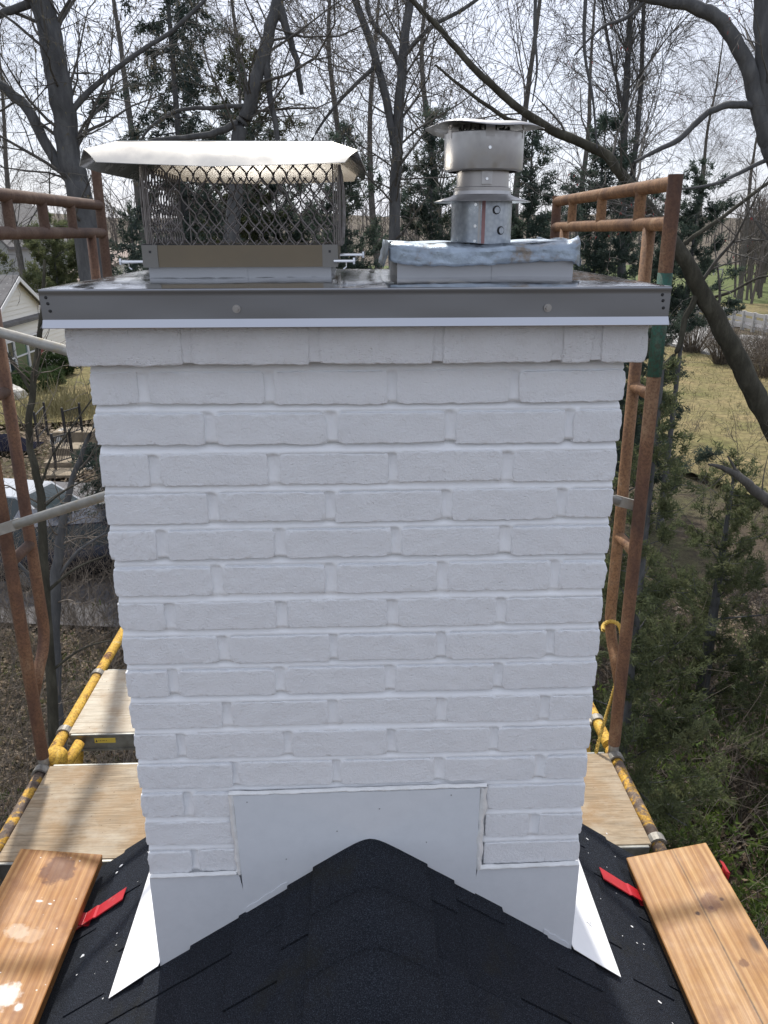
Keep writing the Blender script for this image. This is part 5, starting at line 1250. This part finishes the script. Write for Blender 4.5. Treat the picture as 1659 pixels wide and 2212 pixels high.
for i in range(22): q = p0+d*i/21; MB().box(q[0]-.1, q[0]+.1, q[1]-.1, q[1]+.1, 0, 1.3).obj('post', 'fence_grey', ff)
MB().hexa([p0+[0, -.05, 1.05], p1+[0, -.05, 1.05], p1+[0, .05, 1.05], p0+[0, .05, 1.05], p0+[0, -.05, 1.3], p1+[0, -.05, 1.3], p1+[0, .05, 1.3], p0+[0, .05, 1.3]]).obj('rail', 'fence_grey', ff)

# ------------------------------------------------------------------ house on the left
XW = -18.9
hs = thing('sided_house', 'cream sided house with grey roof and red shutters at the left edge', 'house', (-24, 46, 0))
ya_, yb_ = 33.0, 53.5; zw = 3.0
MB().box(XW-9.5, XW, ya_, yb_, 0, zw).obj('wall', 'siding', hs)
def clap(y0, y1, z0, z1, nm='clapboard'):
    z = z0
    while z < z1-.01:
        MB().hexa([(XW, y0, z), (XW+.055, y0, z), (XW+.055, y1, z), (XW, y1, z), (XW, y0, z+.235), (XW+.012, y0, z+.235), (XW+.012, y1, z+.235), (XW, y1, z+.235)]).obj(nm, 'siding', hs); z += .24
clap(ya_, yb_, .1, zw)
pk = at_x(27, 602, XW); e1 = at_x(-45, 705, XW); e2 = at_x(82, 657, XW)
yk, zk = pk[1], pk[2]; yl, yr = yk-(e2[1]-yk)*1.05, e2[1]
zl = e2[2]
z = zw
while z < zk-.1:
    q = (z-zl)/(zk-zl) if z > zl else 0
    a0 = yl+(yk-yl)*max(0, q); a1 = yr+(yk-yr)*max(0, q)
    MB().hexa([(XW, a0, z), (XW+.06, a0, z), (XW+.06, a1, z), (XW, a1, z), (XW, a0, z+.235), (XW+.02, a0, z+.235), (XW+.02, a1, z+.235), (XW, a1, z+.235)]).obj('clapboard', 'siding', hs); z += .24
MB().add([(XW-.02, yl, zl), (XW-.02, yr, zl), (XW-.02, yk, zk), (XW-6, yk, zk), (XW-6, yl, zl), (XW-6, yr, zl), (XW-.02, yl, zw-.1), (XW-.02, yr, zw-.1)], [(6, 7, 1, 2, 0)]).obj('gable', 'siding', hs)
for (y0_, y1_) in ((yl, yk), (yr, yk)):
    ov = .35; dyy = (y0_-y1_); q0 = (y0_+dyy*.08, zl-(zk-zl)*.08)
    MB().hexa([(XW-6, q0[0], q0[1]+.06), (XW+ov, q0[0], q0[1]+.06), (XW+ov, yk, zk+.06), (XW-6, yk, zk+.06), (XW-6, q0[0], q0[1]+.2), (XW+ov, q0[0], q0[1]+.2), (XW+ov, yk, zk+.2), (XW-6, yk, zk+.2)]).obj('gable_roof', 'house_shingle', hs)
    MB().hexa([(XW+ov+.002, q0[0], q0[1]-.12), (XW+ov+.05, q0[0], q0[1]-.12), (XW+ov+.05, yk, zk-.12), (XW+ov+.002, yk, zk-.12), (XW+ov+.002, q0[0], q0[1]+.12), (XW+ov+.05, q0[0], q0[1]+.12), (XW+ov+.05, yk, zk+.12), (XW+ov+.002, yk, zk+.12)]).obj('barge_board', 'white_trim', hs)
# main roof
rg = at_x(-2, 577, XW-4.8); zr_ = rg[2]
MB().hexa([(XW+.3, ya_-.4, zw-.05), (XW+.3, yb_+.4, zw-.05), (XW-4.8, yb_-2.0, zr_-.15), (XW-4.8, ya_-.4, zr_-.15), (XW+.3, ya_-.4, zw+.12), (XW+.3, yb_+.4, zw+.12), (XW-4.8, yb_-2.0, zr_), (XW-4.8, ya_-.4, zr_)]).obj('main_roof', 'house_shingle', hs)
MB().hexa([(XW-9.9, ya_-.4, zw-.05), (XW-9.9, yb_+.4, zw-.05), (XW-4.8, yb_-2.0, zr_-.15), (XW-4.8, ya_-.4, zr_-.15), (XW-9.9, ya_-.4, zw+.12), (XW-9.9, yb_+.4, zw+.12), (XW-4.8, yb_-2.0, zr_), (XW-4.8, ya_-.4, zr_)]).obj('main_roof', 'house_shingle', hs)
MB().add([(XW+.3, yb_+.4, zw+.1), (XW-9.9, yb_+.4, zw+.1), (XW-4.8, yb_-2.0, zr_+.01)], [(0, 1, 2)]).obj('hip_roof', 'house_shingle', hs)
def win(px0, py0, px1, py1, kind):
    a_, c_ = at_x(px0, py0, XW+.08), at_x(px1, py1, XW+.08); y0_, y1_ = sorted((a_[1], c_[1])); zz0, zz1 = sorted((a_[2], c_[2])); return y0_, y1_, zz0, zz1
y0_, y1_, zz0, zz1 = win(22, 728, 55, 800, 0); H_ = zz1-zz0
def window(ya0, yb0, za, zb, glass='window_glass'):
    f_ = MB(); t_w = .09
    for q in ((ya0-t_w, ya0, za-t_w, zb+t_w), (yb0, yb0+t_w, za-t_w, zb+t_w)): f_.box(XW+.06, XW+.14, q[0], q[1], q[2], q[3])
    f_.box(XW+.06, XW+.14, ya0, yb0, za-t_w, za); f_.box(XW+.06, XW+.14, ya0, yb0, zb, zb+t_w); f_.box(XW+.07, XW+.12, ya0, yb0, (za+zb)/2-.04, (za+zb)/2+.04)
    o = f_.obj('window', 'white_trim', hs); MB().box(XW+.065, XW+.075, ya0+.01, yb0-.01, za+.01, zb-.01).obj('pane', glass, o)
wb = zz0; wt = wb+1.75
a1_ = at_x(17, 800, XW)[1]; b1_ = at_x(34, 800, XW)[1]; c1_ = at_x(62, 790, XW)[1]; d1_ = at_x(84, 782, XW)[1]
window(a1_+.1, b1_-.05, wb, wt); window(b1_+.1, c1_-.1, wb, wt, 'window_green_reflection'); window(c1_+.1, d1_-.1, wb, wt)
for q0, q1 in ((a1_-.75, a1_-.1), (d1_+.1, d1_+.75)):
    MB().box(XW+.06, XW+.12, q0, q1, wb-.1, wt+.1).obj('shutter', 'shutter_red', hs)
    MB().box(XW+.12, XW+.135, q0+.08, q1-.08, wb, wb+(wt-wb)*.45).obj('shutter_panel', 'shutter_red', hs); MB().box(XW+.12, XW+.135, q0+.08, q1-.08, wb+(wt-wb)*.55, wt).obj('shutter_panel', 'shutter_red', hs)
MB().box(XW+.07, XW+.25, a1_-.1, d1_+.1, wb-.22, wb-.1).obj('window_sill', 'white_trim', hs)
MB().box(XW, XW+.02, ya_, yb_, -.1, .1).obj('footing', 'concrete', hs)
# two more houses further off
def small_house(label, c, w_, d_, h_, rh, wall, roof, ang):
    t = thing('distant_house', label, 'house', (c[0], c[1], 0), 'houses glimpsed through the trees on the left')
    ca, sa = math.cos(ang), math.sin(ang); T_ = lambda x, y, z: (c[0]+x*ca-y*sa, c[1]+x*sa+y*ca, z)
    MB().hexa([T_(-w_, -d_, 0), T_(w_, -d_, 0), T_(w_, d_, 0), T_(-w_, d_, 0), T_(-w_, -d_, h_), T_(w_, -d_, h_), T_(w_, d_, h_), T_(-w_, d_, h_)]).obj('wall', wall, t)
    MB().add([T_(-w_, -d_-.02, h_), T_(w_, -d_-.02, h_), T_(0, -d_-.02, h_+rh)], [(0, 1, 2)]).obj('gable', wall, t)
    for s in (-1, 1):
        MB().hexa([T_(s*(w_+.4), -d_-.4, h_-.25), T_(0, -d_-.4, h_+rh-.0), T_(0, d_+.4, h_+rh-.0), T_(s*(w_+.4), d_+.4, h_-.25), T_(s*(w_+.4), -d_-.4, h_), T_(0, -d_-.4, h_+rh+.25), T_(0, d_+.4, h_+rh+.25), T_(s*(w_+.4), d_+.4, h_)]).obj('roof', roof, t)
    for x in (-w_*.5, w_*.45):
        o = MB().hexa([T_(x-.6, -d_-.06, 1.0), T_(x+.6, -d_-.06, 1.0), T_(x+.6, -d_-.01, 1.0), T_(x-.6, -d_-.01, 1.0), T_(x-.6, -d_-.06, 2.4), T_(x+.6, -d_-.06, 2.4), T_(x+.6, -d_-.01, 2.4), T_(x-.6, -d_-.01, 2.4)]).obj('window', 'white_trim', t)
        MB().hexa([T_(x-.5, -d_-.08, 1.1), T_(x+.5, -d_-.08, 1.1), T_(x+.5, -d_-.065, 1.1), T_(x-.5, -d_-.065, 1.1), T_(x-.5, -d_-.08, 2.3), T_(x+.5, -d_-.08, 2.3), T_(x+.5, -d_-.065, 2.3), T_(x-.5, -d_-.065, 2.3)]).obj('pane', 'window_glass', o)
c = at(5, 500, 80); small_house('grey two-storey house behind the left scaffold rails', (c[0], 80), 3.6, 5, 6.6, 3.6, 'siding_grey', 'house_shingle', -.2)
c = at(285, 500, 75); small_house('tan roofed house low behind the left end of the hood', (c[0], 75), 6, 5, 3.6, 3.0, 'siding', 'tan_roof', .5)
# hedge by the house
def foliage_shrub(label, p, rx, ry, h, n, seed, mat='hedge', size=.12, group='green shrubs by the cream house'):
    g2 = np.random.default_rng(seed); d = g2.normal(0, 1, (n, 3)); d /= np.linalg.norm(d, axis=1, keepdims=True); r_ = g2.uniform(.5, 1, (n, 1))**.5; C_ = d*r_*np.array([rx, ry, h*.55])+[p[0], p[1], h*.5]; C_[:, 2] = np.abs(C_[:, 2])
    C_ += np.array([[mnoise.noise(Vector(tuple(q*1.3)))*.25*rx]*3 for q in C_]); V, F = tufts(C_, d+[0, 0, .4], size, 7, seed, .22, .8)
    t = thing('garden_shrub', label, 'shrub', (p[0], p[1], 0), group); mesh_obj('foliage', V, F, mat, t)
    MB().tube([(p[0], p[1], 0), (p[0], p[1], h*.5)], [.06, .03], 6).obj('stem', 'bark_dark', t)
foliage_shrub('wide green shrub in front of the cream house wall', on_ground(78, 842), 1.5, 1.7, 1.0, 2000, 3); foliage_shrub('dark green shrub beside the chimney at the house corner', on_ground(128, 812), 1.0, 1.2, 1.5, 1700, 4)
# dry ornamental grass
rr = random.Random(6); c = on_ground(140, 895); V = []
C_ = np.array([[c[0]+rr.gauss(0, 1.1), c[1]+rr.gauss(0, 1.3), .1] for _ in range(900)]); D_ = np.array([[rr.gauss(0, .3), rr.gauss(0, .3), 1] for _ in range(900)])
V, F = tufts(C_, D_, .9, 2, 9, .018, .3); tag(mesh_obj('ornamental_grass', V, F, 'reed', kind='stuff'), 'dry yellow ornamental grass clump left of the chimney', 'grass')
# rocks
def rock(label, p, r, seed):
    bm = bmesh.new(); bmesh.ops.create_icosphere(bm, subdivisions=3, radius=r)
    for v_ in bm.verts:
        q = v_.co.normalized(); n_ = mnoise.noise(q*1.6+Vector((seed, 0, 0)))*.35+mnoise.noise(q*4+Vector((0, seed, 0)))*.12; v_.co = q*r*(1+n_); v_.co.z *= .7
    vs = [(v_.co.x+p[0], v_.co.y+p[1], v_.co.z+r*.35) for v_ in bm.verts]; fs = [tuple(q.index for q in f_.verts) for f_ in bm.faces]; bm.free()
    tag(MB().add(vs, fs).obj('garden_rock', 'rock'), label, 'rock', 'pale rocks on the garden slope')
rock('largest white rock on the garden slope left of the railing', on_ground(139, 958), .52, 1); rock('white rock touching the largest one beside the railing', on_ground(152, 948), .4, 2); rock('small pale rock near the chimney below the railing', on_ground(186, 1012), .26, 3); rock('pale slab of rock at the foot of the cream house', on_ground(28, 862), .6, 4)
# timber steps with black railing
st = thing('garden_steps', 'timber garden steps descending the slope left of the chimney', 'steps', on_ground(150, 1000))
for i, (x0_, x1_, y_) in enumerate(((120, 205, 962), (112, 190, 990), (100, 180, 1012), (92, 172, 1030))):
    a_, c_ = on_ground(x0_, y_), on_ground(x1_, y_); z = .55-.15*i
    MB().hexa([(a_[0], a_[1]-.16, 0), (c_[0], c_[1]-.16, 0), (c_[0], c_[1]+.75, 0), (a_[0], a_[1]+.75, 0), (a_[0], a_[1]-.16, z), (c_[0], c_[1]-.16, z), (c_[0], c_[1]+.75, z), (a_[0], a_[1]+.75, z)]).obj('step', 'timber_step', st)
rl = thing('iron_railing', 'black iron railing beside the timber garden steps', 'railing', on_ground(150, 990))
def rail_panel(x0_, y0_, x1_, y1_, zb, n=11):
    a_, c_ = on_ground(x0_, y0_), on_ground(x1_, y1_)
    for q in (a_, c_): MB().box(q[0]-.035, q[0]+.035, q[1]-.035, q[1]+.035, 0, zb+1.15).obj('post', 'iron_black', rl)
    for z in (zb+.15, zb+1.0): MB().tube([a_+[0, 0, z], c_+[0, 0, z]], .022, 6).obj('rail', 'iron_black', rl)
    for i in range(1, n): q = a_+(c_-a_)*i/n; MB().tube([q+[0, 0, zb+.15], q+[0, 0, zb+1.0]], .012, 5).obj('baluster', 'iron_black', rl)
rail_panel(146, 975, 182, 962, .5); rail_panel(122, 1020, 160, 1008, .2); rail_panel(84, 965, 104, 940, .2, 6)

# ------------------------------------------------------------------ parked cars
def car(name, label, c, ang, body, L=4.6, W_=1.85, H_=1.55, van=True):
    t = thing(name, label, 'car', (c[0], c[1], .07), 'cars parked on the left drive'); ca, sa = math.cos(ang), math.sin(ang)
    T_ = lambda x, y, z: (c[0]+x*ca-y*sa, c[1]+x*sa+y*ca, z+.07)
    hL, hW = L/2, W_/2
    sec = [(-hL, .45, .62, .9), (-hL+.12, .3, .85, .97), (-hL+.7, .28, .92, 1.0), (hL-1.2, .28, .95, 1.0), (hL-.5, .3, .86, .96), (hL-.05, .35, .7, .85), (hL, .42, .62, .8)]
    v = []
    for x, z0_, z1_, w_ in sec:
        for y, z in ((-hW*w_*.96, z0_), (-hW*w_, (z0_+z1_)/2), (-hW*w_*.94, z1_), (0, z1_+.04), (hW*w_*.94, z1_), (hW*w_, (z0_+z1_)/2), (hW*w_*.96, z0_)): v.append(T_(x, y, z))
    n = 7; f = [(i*n+k, i*n+k+1, (i+1)*n+k+1, (i+1)*n+k) for i in range(len(sec)-1) for k in range(n-1)]+[(i*n+n-1, i*n, (i+1)*n, (i+1)*n+n-1) for i in range(len(sec)-1)]+[tuple(range(n-1, -1, -1)), tuple((len(sec)-1)*n+k for k in range(n))]
    MB().add(v, f).obj('body', body, t, smooth=True)
    r0, r1, r2, r3 = (-hL+.25, -hL+.55, hL-1.9, hL-1.0)
    def ringz(z, xs0, xs1, w_): return [T_(xs0, -hW*w_, z), T_(xs1, -hW*w_, z), T_(xs1, hW*w_, z), T_(xs0, hW*w_, z)]
    lo, hi = ringz(.9, r0, r3, .9), ringz(H_, r1, r2, .74)
    MB().hexa(lo+hi).obj('cabin', body, t)
    def quad_out(i, j, nm, inset=.12):
        A_, B_, C_2, D_2 = map(np.array, (lo[i], lo[j], hi[j], hi[i])); cen = (A_+B_+C_2+D_2)/4; nn = np.cross(B_-A_, D_2-A_); nn /= np.linalg.norm(nn)
        cc = np.mean([np.array(p) for p in lo+hi], 0)
        if np.dot(nn, cen-cc) < 0: nn = -nn
        P_ = [cen+(p-cen)*(1-inset)+nn*.012 for p in (A_, B_, C_2, D_2)]
        MB().add(P_, [(0, 1, 2, 3)]).obj(nm, 'window_glass', t)
    quad_out(1, 2, 'windscreen'); quad_out(3, 0, 'rear_window'); quad_out(0, 1, 'side_window'); quad_out(2, 3, 'side_window')
    for x in (-hL+.85, hL-.9):
        for s in (-1, 1):
            ww = MB().tube([T_(x, s*(hW-.2), .33), T_(x, s*(hW+.01), .33)], .33, 16).obj('wheel', 'tyre', t); MB().tube([T_(x, s*(hW+.011), .33), T_(x, s*(hW+.02), .33)], .2, 12).obj('rim', 'galvanised', ww)
    for s in (-1, 1):
        MB().hexa([T_(hL-.12, s*hW*.55, .62), T_(hL+.01, s*hW*.5, .62), T_(hL+.01, s*hW*.78, .62), T_(hL-.12, s*hW*.84, .62), T_(hL-.12, s*hW*.55, .76), T_(hL+.01, s*hW*.5, .74), T_(hL+.01, s*hW*.78, .74), T_(hL-.12, s*hW*.84, .76)]).obj('headlight', 'lamp_clear', t)
        MB().hexa([T_(-hL-.015, s*hW*.6, .62), T_(-hL+.1, s*hW*.6, .62), T_(-hL+.1, s*hW*.93, .62), T_(-hL-.015, s*hW*.9, .62), T_(-hL-.015, s*hW*.6, .95), T_(-hL+.1, s*hW*.6, .95), T_(-hL+.1, s*hW*.93, .95), T_(-hL-.015, s*hW*.9, .95)]).obj('tail_light', 'lamp_red', t)
        MB().box(*sorted((T_(r2+.2, s*(hW+.1), 0)[0]-.08, T_(r2+.2, s*(hW+.1), 0)[0]+.08)), T_(r2+.2, s*(hW+.1), 0)[1]-.1, T_(r2+.2, s*(hW+.1), 0)[1]+.1, 1.0, 1.16).obj('mirror', body, t)
c = on_ground(70, 1178); car('parked_car', 'silver car parked behind the left scaffold post', c, R(-14), 'car_silver', 4.5, 1.85, 1.5)
c = on_ground(214, 1238); car('parked_car', 'dark car with red tail light showing left of the chimney', c, R(12), 'car_dark', 4.5, 1.8, 1.45)
# blue tarpaulin bundle by the slope
rr = random.Random(2); c = on_ground(14, 968); v = []
for i in range(9):
    for j in range(7): v.append((c[0]-1.2+2.4*i/8, c[1]-.7+1.4*j/6, max(.06, .55*math.sin(math.pi*i/8)*math.sin(math.pi*j/6)+rr.gauss(0, .05))))
tag(MB().add(v, [(i*7+j, (i+1)*7+j, (i+1)*7+j+1, i*7+j+1) for i in range(8) for j in range(6)]).obj('tarpaulin', 'blue_tarp', smooth=True), 'dark blue tarpaulin heap on the garden slope at the left edge', 'tarpaulin')
